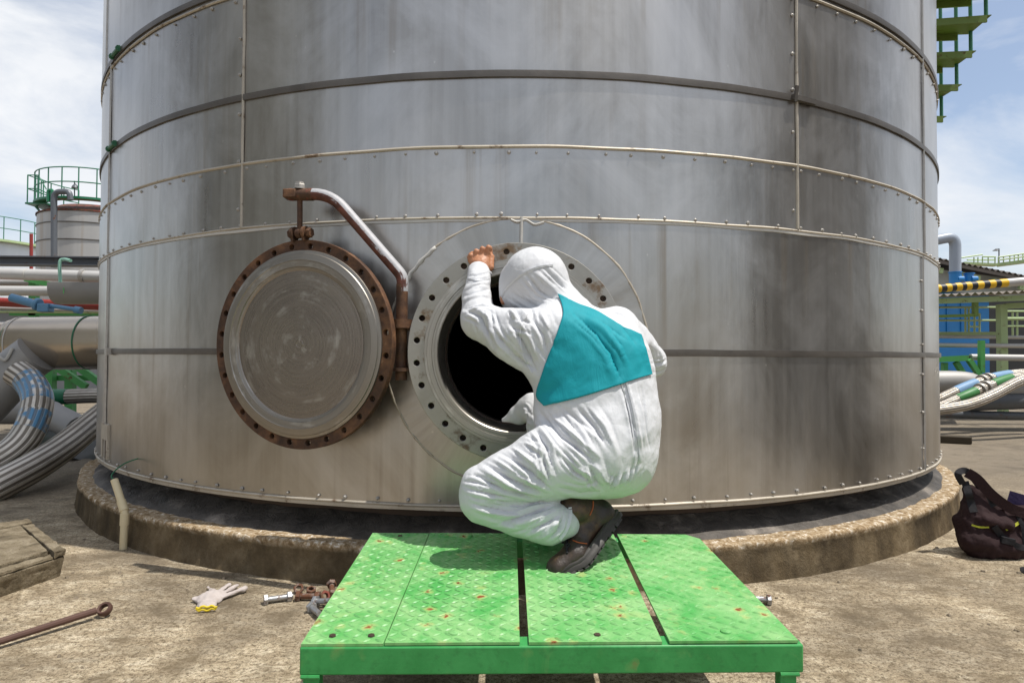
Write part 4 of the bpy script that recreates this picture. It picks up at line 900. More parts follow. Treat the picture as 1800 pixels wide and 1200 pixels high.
# hand closed over the flange rim
s3 = SDF(); H = lambda px, py, y: at(px, py, y)
s3.cap(H(842, 482, 2.335), H(845, 466, 2.355), .026, .031, .012, (np.array([0, 1.0, 0]), .75)); s3.cap(H(846, 466, 2.355), H(852, 449, 2.372), .030, .024, .012, (np.array([0, 1.0, 0]), .7)); s3.cap(H(840, 466, 2.355), H(832, 452, 2.368), .026, .022, .012, (np.array([0, 1.0, 0]), .7))
kn = [((828, 449.5), (827, 458)), ((837.5, 442), (834, 453)), ((848, 437.5), (845, 450)), ((858.5, 435.5), (856, 449))]
for i, (kx, bx) in enumerate(kn):
    r = (.0088, .0096, .0100, .0098)[i]
    s3.cap(H(*bx, 2.362), H(*kx, 2.356), r*1.05, r, .005)
    s3.cap(H(*kx, 2.356), H(kx[0]+2, kx[1]+1, 2.386), r, r*.92, .003); s3.cap(H(kx[0]+2, kx[1]+1, 2.386), H(kx[0]+4, kx[1]+12, 2.392), r*.9, r*.82, .003)
s3.cap(H(862, 470, 2.362), H(864, 452, 2.380), .0125, .0105, .008); s3.cap(H(864, 452, 2.380), H(856, 442, 2.394), .0105, .009, .004)
P3, Q3 = s3.mesh(.0016); P3 = lap(P3, Q3, 2); N3 = normals(P3, Q3); P3 = P3 + N3*(.0006*vnoise(P3, 140, 2) + .0010*vnoise(P3, 60, 6))[:, None]
np_mesh('hand', P3, Q3, M['skin'], person)
cu = [at(843, 481, 2.335) + V((math.cos(t)*.040, -math.sin(t)*.030, .006*math.sin(t))) for t in [2*math.pi*i_/24 for i_ in range(25)]]
m = MB(); m.tube(cu, .006, 8, False); m.build('sleeve_cuff', M['suit'], person, 180)

# boots
def mk_leather():
    m = Mt('worn_brown_leather', .45, 0, .5)
    c = m.ramp(m.noise(9, 8, .65), [(.32, (.012, .009, .008)), (.52, (.040, .024, .016)), (.66, (.12, .064, .034)), (.8, (.24, .14, .08))]); m.col(c); m.rough(m.noise(18, 5), .28, .65); m.bump(m.noise(35, 6, .65), .4, .008); m.bump(m.noise(240, 4), .2, .001); return m.m
M['leather'] = mk_leather(); M['rubber'] = worn('dusty_black_rubber', (.008, .007, .006), (.040, .032, .024), .5, 0, 14); M['orange'] = worn('orange_thread', (.45, .10, .03), (.3, .07, .02), .7)
def boot(heel, ball, kneeward, collar, flip=1):
    X = (ball-heel); Lb = X.length; X.normalize(); Z = (kneeward - X*kneeward.dot(X)).normalized(); Y = Z.cross(X)
    fl_ = V((X.x, X.y, 0)).normalized(); bend = math.acos(max(-1, min(1, X.dot(fl_))))*.5                # toes flatten towards the plate
    O = heel; bx = .185
    def w(x, y, z):
        if x > bx:
            a = bend*min(1, (x-bx)/.05); dx = x-bx; x2 = bx + dx*math.cos(a) - z*math.sin(a)*.0 ; z2 = z + dx*math.sin(a)
            return O + X*x2 + Y*y + Z*z2
        return O + X*x + Y*y + Z*z
    t = SDF()
    t.cap(w(.035, 0, .052), w(.12, 0, .062), .038, .036, .02); t.cap(w(.12, 0, .060), w(.19, .002*flip, .045), .040, .042, .02, (np.array(Z), .8)); t.cap(w(.19, .006*flip, .043), w(.255, .004*flip, .040), .044, .039, .02, (np.array(Z), .85))
    t.cap(w(.035, 0, .06), w(.05, 0, .10), .040, .046, .02); t.cap(w(.05, 0, .10), w(.06, 0, .118) if collar is None else collar, .048, .052, .015); t.cap(w(.06, 0, .09), w(.13, 0, .072), .036, .030, .02)
    P_, Q_ = t.mesh(.004); P_ = lap(P_, Q_, 2); N_ = normals(P_, Q_); P_ += N_*(.0018*vnoise(P_, 30, 4) + .0012*vnoise(P_, 70, 5))[:, None]
    up_ = np_mesh('boot', P_, Q_, M['leather'], person)
    ol = []; n = 40
    for i_ in range(n):
        a = 2*math.pi*i_/n; xx = .145 + .152*math.cos(a); hw = .036 + .013*max(0, min(1, (xx-.06)/.14)) - .002; yy = hw*math.copysign(abs(math.sin(a))**.75, math.sin(a)); ol.append((xx, yy + .004*flip*(xx > .1)))
    sm = MB(); layers = [(0.003, 0.96), (.0, 1.0), (.012, 1.03), (.016, 1.0), (.020, 1.03), (.026, 1.01), (.030, .96)]
    pts = [[w(.145+(x-.145)*s_, y*s_, z) for x, y in ol] for z, s_ in layers]
    sm.add([p for l_ in pts for p in l_], [(a*n+i_, a*n+(i_+1) % n, (a+1)*n+(i_+1) % n, (a+1)*n+i_) for a in range(len(layers)-1) for i_ in range(n)] + [tuple(range(n-1, -1, -1))])
    for cx_ in [x*.021+.012 for x in range(14)]:
        hw = .030 + .013*max(0, min(1, (cx_-.06)/.14)); hw *= 1 if .02 < cx_ < .265 else .6
        if .085 < cx_ < .115: continue
        for y0_, y1_ in ((-hw, -.006), (.006, hw)):
            sm.hexa([w(cx_+dx, y, z) for z in (-.006, .004) for dx, y in ((0, y0_), (.0145, y0_), (.0145, y1_), (0, y1_))])
    so_ = sm.build('sole', M['rubber'], up_, 40, recalc=True)
    bb = BVHTree.FromPolygons([tuple(p) for p in P_], [tuple(q_) for q_ in Q_])
    return up_, w, bb, Z
HE, BA = at(1092, 908, 1.99), at(1040, 982, 1.91)
kn_ = at(850, 872, 1.93) - at(1020, 900, 1.95)
bt, bw, bbv, bZ = boot(HE, BA, kn_, at(1010, 897, 1.955), 1)
def lead(pts, r, mat, name):
    P_ = [drape(bbv, p[0], p[1], .002) for p in [(q_.x, q_.y) for q_ in sp2(pts, 20)]]; P_ = [p for p in P_ if p is not None]
    if len(P_) > 3: m = MB(); m.tube(P_, r, 6); m.build(name, mat, bt)
lead([(1043, 880), (1042, 893), (1037, 905)], .0018, M['orange'], 'stitching'); lead([(1007, 949), (1018, 953), (1032, 955)], .0018, M['orange'], 'stitching')
lead([(990, 928), (1000, 925), (1010, 918)], .0035, M['web'], 'lace'); lead([(997, 972), (996, 950), (1000, 930)], .0035, M['web'], 'lace'); lead([(985, 932), (992, 940), (1003, 944)], .003, M['web'], 'lace')
for (px, py) in (((1000, 936)), ((996, 958))): lead([(px-4, py-6), (px+5, py), (px-3, py+6)], .003, M['web'], 'lace')
boot(at(1015, 957, 2.05), at(988, 942, 2.18), V((-.1, .1, 1)), None, -1)
# ------------------------------------------------------------------ stair that winds round the tank (upper right)
M['stairgreen'] = worn('olive_green_paint', (0.13, 0.20, 0.035), (0.18, 0.27, 0.05), 0.5, 0, 8, 0.1); M['railgreen'] = worn('sea_green_rail_paint', (0.03, 0.17, 0.10), (0.05, 0.22, 0.13), 0.5, 0, 8)
stair = link('winding_stair', None, V((TC.x+3.2, TC.y, 2.5)), tank)
def far_hit(px, py, R):
    d = ray(px, py); ox, oy = -TC.x, -TC.y; a = d.x**2+d.y**2; b = 2*(ox*d.x+oy*d.y); c = ox*ox+oy*oy-R*R
    return EYE + d*((-b + math.sqrt(max(b*b-4*a*c, 0)))/(2*a))
RO = 3.74
for i, (px, py) in enumerate([(1640, 250), (1664, 204), (1691, 148), (1716, 89), (1743, 26), (1768, -40), (1792, -110)]):
    p = far_hit(px, py, RO); a = math.atan2(p.x-TC.x, -(p.y-TC.y)); da = .30/RO; z = p.z
    m = MB(); m.hexa([cyl(aa, zz, R) for zz in (z-.006, z) for aa, R in ((a, 3.09), (a, RO), (a+da, RO), (a+da, 3.09))])
    m.hexa([cyl(aa, zz, R) for zz in (z-.055, z-.006) for aa, R in ((a, 3.09), (a, RO-.03), (a+.004, RO-.03), (a+.004, 3.09))])
    m.hexa([cyl(aa, zz, R) for zz in (z-.055, z-.006) for aa, R in ((a+da-.004, 3.09), (a+da-.004, RO-.1), (a+da, RO-.1), (a+da, 3.09))])
    m.build('tread', M['stairgreen'], stair, None)
    m = MB(); q_ = cyl(a+.01, z, RO-.02); m.tube([q_, q_ + V((0, 0, 1.0))], .014, 8); m.build('baluster', M['railgreen'], stair)

# ------------------------------------------------------------------ left: pipes, hoses, far tanks
M['wpipe'] = worn('pale_grey_pipe', (0.42, 0.41, 0.40), (0.56, 0.55, 0.53), 0.45, 0.2, 4); M['dpipe'] = worn('dark_blue_grey_steel', (0.085, 0.095, 0.11), (0.13, 0.14, 0.155), 0.5, 0.2, 4, 0.1)
M['cpipe'] = worn('warm_aluminium_jacket', (0.46, 0.39, 0.31), (0.64, 0.56, 0.46), 0.26, 0.9, 4); M['gjack'] = worn('grey_jacket', (0.30, 0.29, 0.28), (0.38, 0.37, 0.355), 0.55, 0.3, 5)
M['redp'] = worn('red_fire_pipe', (0.30, 0.03, 0.022), (0.22, 0.025, 0.02), 0.45, 0, 5); M['bluep'] = worn('light_blue_paint', (0.10, 0.25, 0.42), (0.16, 0.33, 0.50), 0.45, 0, 8); M['grn'] = worn('pipe_rack_green', (0.05, 0.27, 0.06), (0.09, 0.36, 0.10), 0.5, 0, 6, 0.1); M['lgrn'] = worn('pale_green_paint', (0.36, 0.48, 0.22), (0.44, 0.55, 0.30), 0.5, 0, 6, 0.1); M['emer'] = worn('emerald_paint', (0.01, 0.13, 0.06), (0.015, 0.18, 0.08), 0.4, 0, 6); M['black'] = worn('black_sheet', (0.012, 0.012, 0.013), (0.03, 0.03, 0.03), 0.5, 0, 4)
def mk_hose(name, paint=None):
    m = Mt(name, .34, .7)
    u = m.co('UV', (1, 1, 1)); sx = m.n('ShaderNodeSeparateXYZ'); m.l(u, sx.inputs[0])
    def sinw(a, b):
        x = m.mul(m.mul(sx.outputs[0], a), m.mul(sx.outputs[1], b), 'ADD'); q_ = m.n('ShaderNodeMath', operation='SINE'); m.l(x, q_.inputs[0]); return q_.outputs[0]
    st = m.ramp(m.mul(m.mul(sinw(2*math.pi*15, 0), .5), .5, 'ADD'), [(.25, 0.0), (.6, 1.0)]); wv = m.mul(sinw(2*math.pi*40, 420), sinw(2*math.pi*40, -420))
    c = m.mix(st, (.20, .175, .145), (.66, .61, .54)); c = m.mix(m.ramp(m.noise(6, 5), [(.45, 0.0), (.7, .5)]), c, (.2, .17, .13))
    if paint: c = m.mix(m.mul(m.ramp(m.noise(13, 6), [(.40, 0.0), (.50, 1.0)]), m.ramp(st, [(0, .45), (1, 1.0)])), c, paint); m.metal(m.ramp(m.noise(13, 6), [(.40, .85), (.50, .2)]))
    m.col(c); m.bump(st, .6, .006); m.bump(wv, .4, .002); return m.m
M['hose'] = mk_hose('braided_steel_hose'); M['hoseblue'] = mk_hose('braided_hose_with_blue_paint', (.10, .27, .46)); M['hoseband'] = worn('blue_sleeve', (.14, .27, .45), (.20, .34, .52), .5, 0, 9); M['hosegrn'] = worn('green_sleeve', (.03, .16, .04), (.05, .22, .06), .5, 0, 9)
def pipe(name, pts, r, mat, label, cat='pipe', parts=(), grp=None, n=16, pn='pipe_run', rnd=None):
    P_ = smooth_path(pts, 10) if rnd is None else round_path(pts, rnd) if len(pts) > 2 else pts
    if not parts:
        m = MB(); m.tube(P_, r, n); return tag(m.build(name, mat), label, cat, grp)
    t = thing(name, V((P_[0].x, P_[0].y, 0)), label, cat, grp); m = MB(); m.tube(P_, r, n); m.build(pn, mat, t)
    for nm, i0, i1, rr, mt in parts:
        seg = P_[i0:i1+1]; m = MB(); m.tube(seg, rr, n); m.build(nm, mt, t)
    return t
# big jacketed nozzle pipe
t = thing('nozzle_pipe', at(60, 700, 5.3), 'thick jacketed metal pipe joining the tank at its left side', 'pipe')
a, b = at(36, 604, 5.3), at(205, 602, 5.3); m = MB(); m.tube([a, b], .218, 40); m.build('jacket', M['cpipe'], t)
m = MB(); m.tube([at(157, 602, 5.3), at(159, 602, 5.3)], .223, 40); m.build('green_ring', M['emer'], t)
m = MB(); m.tube([at(40, 604, 5.3), at(42, 604, 5.3)], .222, 40); m.build('sealant_ring', M['sealant'], t)
m = MB(); m.lathe([(.001, -.02), (.188, -.02), (.188, .03), (.001, .03)], at(27, 602, 5.3), (1, 0, 0), 40); m.build('flange', M['cpipe'], t); m = MB(); m.lathe([(.188, .0), (.192, .0), (.192, .012), (.188, .012)], at(30.5, 602, 5.3), (1, 0, 0), 40); m.build('gasket', M['emer'], t); m = MB(); m.tube([at(26, 602, 5.3), a], .16, 24); m.build('neck', M['shell'], t)
m = MB(); m.tube(smooth_path([at(64, 622, 5.12), at(34, 645, 5.1), at(0, 682, 5.05), at(-50, 735, 5.0)]), .165, 28); m.build('branch_elbow', M['gjack'], t)
m = MB(); m.tube(smooth_path([at(22, 612, 4.95), at(10, 632, 4.93), at(0, 628, 4.92), at(-14, 618, 4.92)]), .012, 6); m.build('jacket_seam', M['sealant'], t)
pipe('braided_hose', [at(30, 655, 4.75), at(52, 672, 4.72), at(66, 702, 4.6), at(58, 742, 4.5), at(36, 780, 4.4), at(0, 808, 4.3), at(-50, 830, 4.2)], .098, M['hose'], 'braided steel hose with flaking blue paint, bent down to the ground', 'hose', (('painted_section', 8, 22, .0988, M['hoseblue']), ('painted_section', 26, 34, .0988, M['hoseblue'])), 'braided hoses left of the tank', 28)
pipe('braided_hose', [at(-60, 882, 3.85), at(0, 852, 3.98), at(60, 820, 4.2), at(110, 787, 4.5), at(150, 755, 4.8), at(190, 722, 5.1)], .098, M['hose'], 'plain braided steel hose lying lowest, running behind the tank', 'hose', (), 'braided hoses left of the tank', 28)
pipe('braided_hose', [at(70, 697, 6.3), at(110, 697, 6.3), at(165, 695, 6.3), at(230, 695, 6.3)], .073, M['hose'], 'straight braided hose with dark green sleeve under the thick jacketed pipe', 'hose', (('green_sleeve', 0, 12, .076, M['emer']),), 'braided hoses left of the tank', 24)
m = MB(); m.grid(lambda u, v: at(20+150*u, 800 - 50*v - 10*math.sin(u*5), 5.4 + 1.4*v + .2*noise.noise(V((u*4, v*4, 0)))), 12, 8); tag(m.build('plastic_sheet', M['black'], None, 180), 'black plastic sheet crumpled between the hoses', 'sheet')
pipe('ground_pipe', [at(-60, 722, 6.0), at(70, 724, 6.0), at(100, 735, 5.9), at(140, 755, 5.7)], .12, M['gjack'], 'grey pipe lying on the ground behind the hoses')
# pipe rack on the left
def run(y0_, y1_, dep, r, mat, label, x0=-140, x1=240, name='overhead_pipe', cat='pipe', grp='pipes of the left rack', parts=()):
    f = lambda x: at(x, y0_ + (y1_-y0_)*x/165, dep); t = None
    if parts:
        t = thing(name, V((f(0).x, dep, 0)), label, cat, grp); m = MB(); m.tube([f(x0), f(x1)], r, 16); m.build('pipe_run', mat, t)
        for x, w_, rr, mt in parts: m = MB(); m.tube([f(x-w_/2), f(x+w_/2)], rr, 16); m.build('clamp', mt, t)
    else: m = MB(); m.tube([f(x0), f(x1)], r, 16); t = tag(m.build(name, mat), label, cat, grp)
    return t
m = MB(); a, b = at(-140, 458, 9), at(240, 462, 9); m.beam(a, b, .12, .085); m.beam(a + V((0, -.03, .055)), b + V((0, -.03, .055)), .2, .02); m.beam(a + V((0, -.03, -.052)), b + V((0, -.03, -.052)), .2, .016); tag(m.build('cable_tray', M['dpipe'], None, None), 'dark steel channel running above the left pipes', 'channel')
run(481, 486, 8.2, .073, M['wpipe'], 'pale grey pipe with clamp just below the dark channel', parts=((147, 6, .09, M['screw']), (48, 2, .077, M['sealant'])))
run(511, 512, 8.0, .062, M['wpipe'], 'pale grey pipe ending behind the grey jacketed box', x1=110)
run(531, 537, 8.4, .06, M['redp'], 'red pipe behind the blue valve')
run(541, 546, 8.8, .022, M['wpipe'], 'thin grey pipe under the red pipe'); run(548, 549, 8.8, .016, M['lgrn'], 'thin yellow green pipe under the red pipe')
run(497, 497, 9.5, .05, M['gjack'], 'dim grey pipe behind the pale pipes')
run(571, 571, 9.0, .045, M['wpipe'], 'short pale pipe left of the thick jacketed pipe', x1=60); run(577, 577, 9.3, .03, M['redp'], 'dark red pipe left of the thick jacketed pipe', x1=60)
t = thing('jacketed_box', at(130, 515, 7.5), 'grey rounded jacket box hanging from the left pipes', 'jacket'); m = MB(); a, b = at(97, 498, 7.4), at(215, 498, 7.4)
sec = [V((0, -.13, 0)), V((0, -.13, -.07)), V((0, -.115, -.14)), V((0, -.07, -.20)), V((0, 0, -.235)), V((0, .1, -.235)), V((0, .1, 0))]
n = len(sec); m.add([a + s_ for s_ in sec] + [b + s_ for s_ in sec], [(i, (i+1) % n, n+(i+1) % n, n+i) for i in range(n)] + [tuple(range(n-1, -1, -1)), tuple(range(n, 2*n))]); m.build('jacket', M['gjack'], t, 40)
m = MB(); m.tube([a + V((.19, -.131, -.06)), a + V((.19, -.131, -.13))], .004, 5); m.build('paint_mark', M['grn'], t)
pipe('vent_pipe', [at(106, 497, 7.4), at(105, 462, 7.4), at(112, 456, 7.4), at(124, 458, 7.3)], .018, worn('mint_paint', (.20, .42, .33), (.26, .48, .38), .5, 0, 6), 'thin mint green hooked pipe above the grey jacket box')
t = thing('blue_valve', at(60, 560, 6.2), 'light blue pipe stub and valve above the thick jacketed pipe', 'valve'); m = MB(); m.tube([at(20, 523, 6.1), at(64, 535, 6.1)], .040, 16, False); m.tube([at(20.3, 523, 6.1), at(64, 535, 6.1)], .035, 16, False); m.build('pipe_stub', M['bluep'], t)
m = MB(); m.lathe([(.001, -.02), (.06, -.02), (.06, .02), (.001, .02)], at(66, 535, 6.1), (1, .0, -.28), 20); m.box(at(80, 541, 6.1), (.11, .09, .08)); m.build('valve_body', M['bluep'], t, 30, bevel=.008)
m = MB(); m.tube([at(86, 537, 6.1), at(142, 545, 6.1)], .020, 12); m.tube([at(132, 544, 6.1), at(143, 546, 6.1)], .034, 12); m.build('spindle', M['bluep'], t)
# green rack posts and braces
rack = thing('pipe_rack', at(90, 720, 6.9), 'green steel pipe rack with posts and braces behind the thick jacketed pipe', 'pipe rack')
for p0, p1, w_ in (((88, 740), (88, 640), .10), ((124, 735), (124, 650), .09), ((60, 700), (60, 480), .10)):
    d = 7.2 if p0[0] != 60 else 9.0; A_ = at(*p0, d); A_.z = 0; m = MB(); m.beam(A_, at(*p1, d), w_, w_*.8, up=V((0, 1, 0))); m.build('post', M['grn'], rack, None)
for p0, p1 in (((100, 645), (152, 680)), ((135, 643), (175, 672)), ((45, 490), (97, 502))): m = MB(); m.beam(at(*p0, 7.1 if p0[1] > 600 else 8.9), at(*p1, 7.1 if p0[1] > 600 else 8.9), .05, .07); m.build('brace', M['grn'], rack, None)
for py, d in ((551, 9.0), (664, 7.3)): m = MB(); m.beam(at(20, py, d), at(190, py, d), .08, .06); m.build('crossbeam', M['grn'], rack, None)
# far tanks
def mk_streak(name, c0, c1, rustamt):
    m = Mt(name, .5, .25); c = m.mix(m.noise(1, 6, .6, m.co('Object', (3.5, 3.5, .12))), c0, c1); k_ = m.ramp(m.noise(1, 6, .6, m.co('Object', (2.6, 2.6, .1), (4, 2, 0))), [(.60-rustamt, 0.0), (.72-rustamt*.5, .7)]); m.col(m.mix(k_, c, (.30, .20, .10))); return m.m
M['tkst'] = mk_streak('streaked_tank_steel', (.50, .48, .455), (.34, .34, .335), .05); M['tkwh'] = mk_streak('white_tank_paint', (.62, .66, .70), (.72, .75, .78), -.1)
def rail_ring(t, c, R, z, a0, a1, h_=1.05, n=14, mat=None, r=.025):
    m = MB(); pts = lambda zz, k: [V((c.x+R*math.sin(a0+(a1-a0)*i/k), c.y-R*math.cos(a0+(a1-a0)*i/k), zz)) for i in range(k+1)]
    for f in (.5, 1): m.tube(pts(z+h_*f, 30), r, 6)
    m.build('handrail', mat, t)
    for p in pts(z, n): m = MB(); m.tube([p, p + V((0, 0, h_))], r, 6); m.build('rail_post', mat, t)
c = at(172, 600, 25); c.z = 0; zt = at(172, 372, 23.2).z
t = thing('background_tank', c, 'rust streaked silver tank with green railed roof, far behind on the left', 'tank', 'tanks in the background'); Rb = 2.0
m = MB(); m.lathe([(Rb, 0), (Rb, zt)], c, (0, 0, 1), 64); m.build('shell', M['tkst'], t)
m = MB(); m.lathe([(Rb+.04, zt), (Rb+.04, zt+.05), (1.4, zt+.38), (.01, zt+.5)], c, (0, 0, 1), 48); m.build('roof', M['rustred'], t)
for py in (393, 423): z = at(130, py, 23.4).z; m = MB(); m.lathe([(Rb+.0, z-.02), (Rb+.03, z-.015), (Rb+.03, z+.015), (Rb, z+.02)], c, (0, 0, 1), 64); m.build('band', M['strap'], t)
m = MB(); m.lathe([(Rb-.25, zt+.42), (Rb+.12, zt+.42), (Rb+.12, zt+.50), (Rb-.25, zt+.50)], c, (0, 0, 1), 48); m.build('walkway', M['emer'], t); rail_ring(t, c, Rb+.08, zt+.5, -2.2, 1.6, 1.05, 14, M['railgreen'], .022)
a = at(62, 362, 24); m = MB(); m.box(a + V((.35, 0, 0)), (.8, .9, .06)); m.beam(a + V((0, 0, -.0)), a + V((.65, 0, -.75)), .06, .06); m.build('side_landing', M['emer'], t, None)
for dx, dy in ((0, -.4), (0, .4), (.38, -.4)): m = MB(); m.tube([a + V((dx, dy, 0)), a + V((dx, dy, 1.05))], .022, 6); m.build('rail_post', M['railgreen'], t)
m = MB()
for z in (.55, 1.05): m.tube([a + V((.7, -.4, z*.5 if z > 1 else z*.7)), a + V((.38, -.4, z)), a + V((0, -.4, z)), a + V((0, .4, z))], .022, 6)
m.build('handrail', M['railgreen'], t)
m = MB(); m.tube(round_path([at(95, 470, 22.6), at(95, 337, 22.6), at(122, 337, 22.6), at(124, 352, 22.6)], .3), .10, 10); m.build('riser_pipe', M['dpipe'], t)
m = MB(); m.tube(round_path([at(92, 360, 22.8), at(92, 334, 22.8), at(85, 335, 22.8), at(85, 355, 22.8)], .12), .06, 8); m.build('gooseneck', M['emer'], t)
m = MB(); m.tube([at(131, 345, 23), at(131, 318, 23)], .02, 6); m.lathe([(.02, .1), (.09, .02), (.12, -.06), (.01, -.06)], at(132, 328, 23), (0, 0, 1), 12); m.build('lamp', M['dpipe'], t)
c = at(-48, 600, 31); c.z = 0; Rb = 3.1; zt = at(0, 424, 29).z
t = thing('background_tank', c, 'white tank with railed roof edge at the far left', 'tank', 'tanks in the background')
m = MB(); m.lathe([(Rb, 0), (Rb, zt)], c, (0, 0, 1), 64); m.build('shell', M['tkwh'], t); m = MB(); m.lathe([(Rb+.05, zt), (Rb+.05, zt+.06), (1.6, zt+.35), (.01, zt+.45)], c, (0, 0, 1), 48); m.build('roof', M['tkwh'], t)
m = MB(); m.lathe([(Rb-.1, zt+.02), (Rb+.3, zt+.02), (Rb+.3, zt+.12), (Rb-.1, zt+.12)], c, (0, 0, 1), 48); m.build('walkway', M['lgrn'], t); rail_ring(t, c, Rb+.25, zt+.1, -1.6, 2.4, 1.05, 20, M['railgreen'], .02)
m = MB(); m.tube([at(55, 490, 29), at(55, 411, 29)], .07, 8); m.build('riser_pipe', M['redp'], t)
# dark industrial shed filling the space low behind the left rack
t = thing('low_shed', at(60, 640, 13), 'low grey shed wall seen between the left pipes', 'shed'); a = at(-120, 600, 13)
m = MB(); m.box(V((a.x+2.2, 13.6, .95)), (5.0, 1.0, 1.9)); m.build('wall', worn('shed_grey', (.20, .22, .24), (.28, .29, .30), .7, 0, 2), t, None); m = MB(); m.box(V((a.x+2.2, 13.5, 1.94)), (5.2, 1.5, .06)); m.build('roof', M['dpipe'], t, None)

# ------------------------------------------------------------------ right: pipes, hoses, plant building
M['blu'] = worn('bright_blue_paint', (.012, .17, .46), (.02, .22, .54), .45, 0, 3); M['duct'] = worn('grey_blue_duct', (.27, .31, .37), (.33, .37, .43), .45, .1, 4); M['eave'] = worn('dark_brown_roof', (.06, .05, .042), (.11, .09, .075), .7, 0, 5); M['fasc'] = worn('grey_fascia', (.33, .36, .35), (.42, .44, .42), .7, 0, 3); M['yelp'] = worn('yellow_paint', (.72, .42, .01), (.80, .50, .02), .45, 0, 9); M['blk'] = worn('black_paint', (.012, .012, .014), (.03, .03, .032), .45, 0, 9)
D = 20
t = thing('plant_building', at(1730, 640, D), 'plant shed with dark sloping roof and blue machinery wall on the right', 'building')
m = MB(); a, b = at(1560, 436, D), at(1860, 497, D)
for i in range(46):                                                       # corrugated roof edge, one sheet
    pass
n = 60; m.grid(lambda u, v: a + (b-a)*u + V((0, 6*v, 1.1*v + .035*math.sin(u*n*3.1))), 240, 3); m.grid(lambda u, v: a + (b-a)*u + V((0, 0, -.05-.10*v)), 4, 1); m.build('roof', M['eave'], t, 60)
for f in (.30, .52, .70, .86): p = a + (b-a)*f + V((0, .25, -.24)); m = MB(); m.beam(p - V((.28, 0, .0)), p + V((.28, 0, -.12)), .10, .16); m.build('purlin', M['lgrn'], t, None)
m = MB(); a2, b2 = at(1560, 462, D+.6), at(1860, 500, D+.6); m.hexa([a2 + V((0, 0, -.75)), b2 + V((0, 0, -.5)), b2 + V((0, .1, -.5)), a2 + V((0, .1, -.75)), a2, b2, b2 + V((0, .1, 0)), a2 + V((0, .1, 0))]); m.build('fascia', M['fasc'], t, None)
a2, b2 = at(1560, 512, D+1), at(1738, 512, D+1); m = MB(); m.hexa([V((p.x, p.y+dy, z)) for z in (0.2, a2.z) for p, dy in ((a2, 0), (b2, 0), (b2, 2), (a2, 2))]); m.build('blue_wall', M['blu'], t, None)
m = MB(); a2, b2 = at(1500, 500, D+4), at(1900, 505, D+4); m.hexa([V((p.x, p.y+dy, z)) for z in (0, a2.z+.3) for p, dy in ((a2, 0), (b2, 0), (b2, .3), (a2, .3))]); m.build('back_wall', M['black'], t, None)
for px in (1665, 1690, 1715): m = MB(); p = at(px, 556, D+.97); m.box(p, (.03, .03, 1.1)); m.build('wall_rib', M['blu'], t, None)
m = MB(); m.tube(round_path([at(1640, 423, 18), at(1679, 415, 18), at(1679, 480, 18)], .38, 10), .145, 16); tag(m.build('exhaust_duct', M['duct']), 'grey blue bent exhaust duct rising above the shed roof', 'duct')
for px, py0, py1, lab in ((1679, 478, 503, 'blue stub under the grey exhaust duct'), (1703, 480, 503, 'short capped blue stub right of the exhaust duct')):
    t = thing('duct_stub', at(px, py1, 18), lab, 'duct', 'blue stubs on the plant'); m = MB(); m.tube([at(px, py0, 18), at(px, py1, 18)], .15 if px < 1690 else .12, 14); m.build('body', M['blu'], t); m = MB(); m.tube([at(px+4, 490, 17.9), at(px+14, 490, 17.9)], .075, 10); m.build('side_inlet', M['blu'], t); m = MB(); m.tube([at(px, py0, 18), at(px, py0+1.5, 18)], .17 if px < 1690 else .145, 14); m.build('collar', M['blu'], t)
# striped pipe
t = thing('striped_pipe', at(1700, 700, 8), 'black and yellow striped height-limit pipe with pale end', 'pipe'); f = lambda x: at(x, 508 - (x-1640)*.085, 8); xs_ = [1632, 1642, 1651.5, 1661, 1670, 1678, 1688, 1695.5, 1705, 1715, 1726, 1736.5, 1747, 1756, 1769]
for i in range(len(xs_)-1): m = MB(); m.tube([f(xs_[i]), f(xs_[i+1])], .052, 14); m.build('stripe', M['yelp'] if i % 2 else M['blk'], t)
m = MB(); m.tube([f(1769), f(1960)], .0518, 14); m.build('pale_pipe', M['wpipe'], t)
t = thing('pipe_canopy', at(1730, 560, 9), 'long low canopy of grey brown sheeting on a pale green beam', 'canopy'); m = MB(); m.grid(lambda u, v: at(1600 + 330*u, 521 - 14*u, 9) + V((0, 2.5*v, .14*v + .018*math.sin(u*150))), 160, 2); m.build('sheeting', worn('brown_grey_sheet', (.20, .17, .14), (.29, .25, .21), .7, 0, 4), t, 180)
m = MB(); m.beam(at(1600, 531, 9.2), at(1950, 518, 9.2), .08, .075); m.build('beam', M['lgrn'], t, None); m = MB(); m.beam(at(1714, 530, 9.2), at(1714, 556, 9.2), .06, .06, up=V((0, 1, 0))); m.beam(at(1640, 556, 9.2), at(1716, 554, 9.2), .05, .04); m.build('hanger', M['stairgreen'], t, None)
# railings and rack on the right
t = thing('guard_rail', at(1700, 600, 11), 'pale green guard railing in front of the blue wall', 'railing')
for py in (540, 563): m = MB(); m.tube([at(1620, py, 11), at(1756, py, 11)], .018, 8); m.build('rail', M['lgrn'], t)
for px in (1697, 1703, 1713, 1722): m = MB(); m.tube([at(px, 542 if px < 1705 else 552, 11), at(px, 588, 11)], .017, 6); m.build('post', M['lgrn'], t)
for py in (552, 574): m = MB(); m.tube([at(1703, py, 11), at(1723, py, 11)], .016, 6); m.build('rail', M['lgrn'], t)
t = thing('guard_rail', at(1780, 600, 11), 'pale green guard railing right of the tall green post', 'railing')
for py in (547, 560, 573): m = MB(); m.tube([at(1764, py, 11), at(1900, py, 11)], .018 if py != 560 else .03, 8); m.build('rail', M['lgrn'], t)
for px in (1780, 1788): m = MB(); m.tube([at(px, 549, 11), at(px, 590, 11)], .017, 6); m.build('post', M['lgrn'], t)
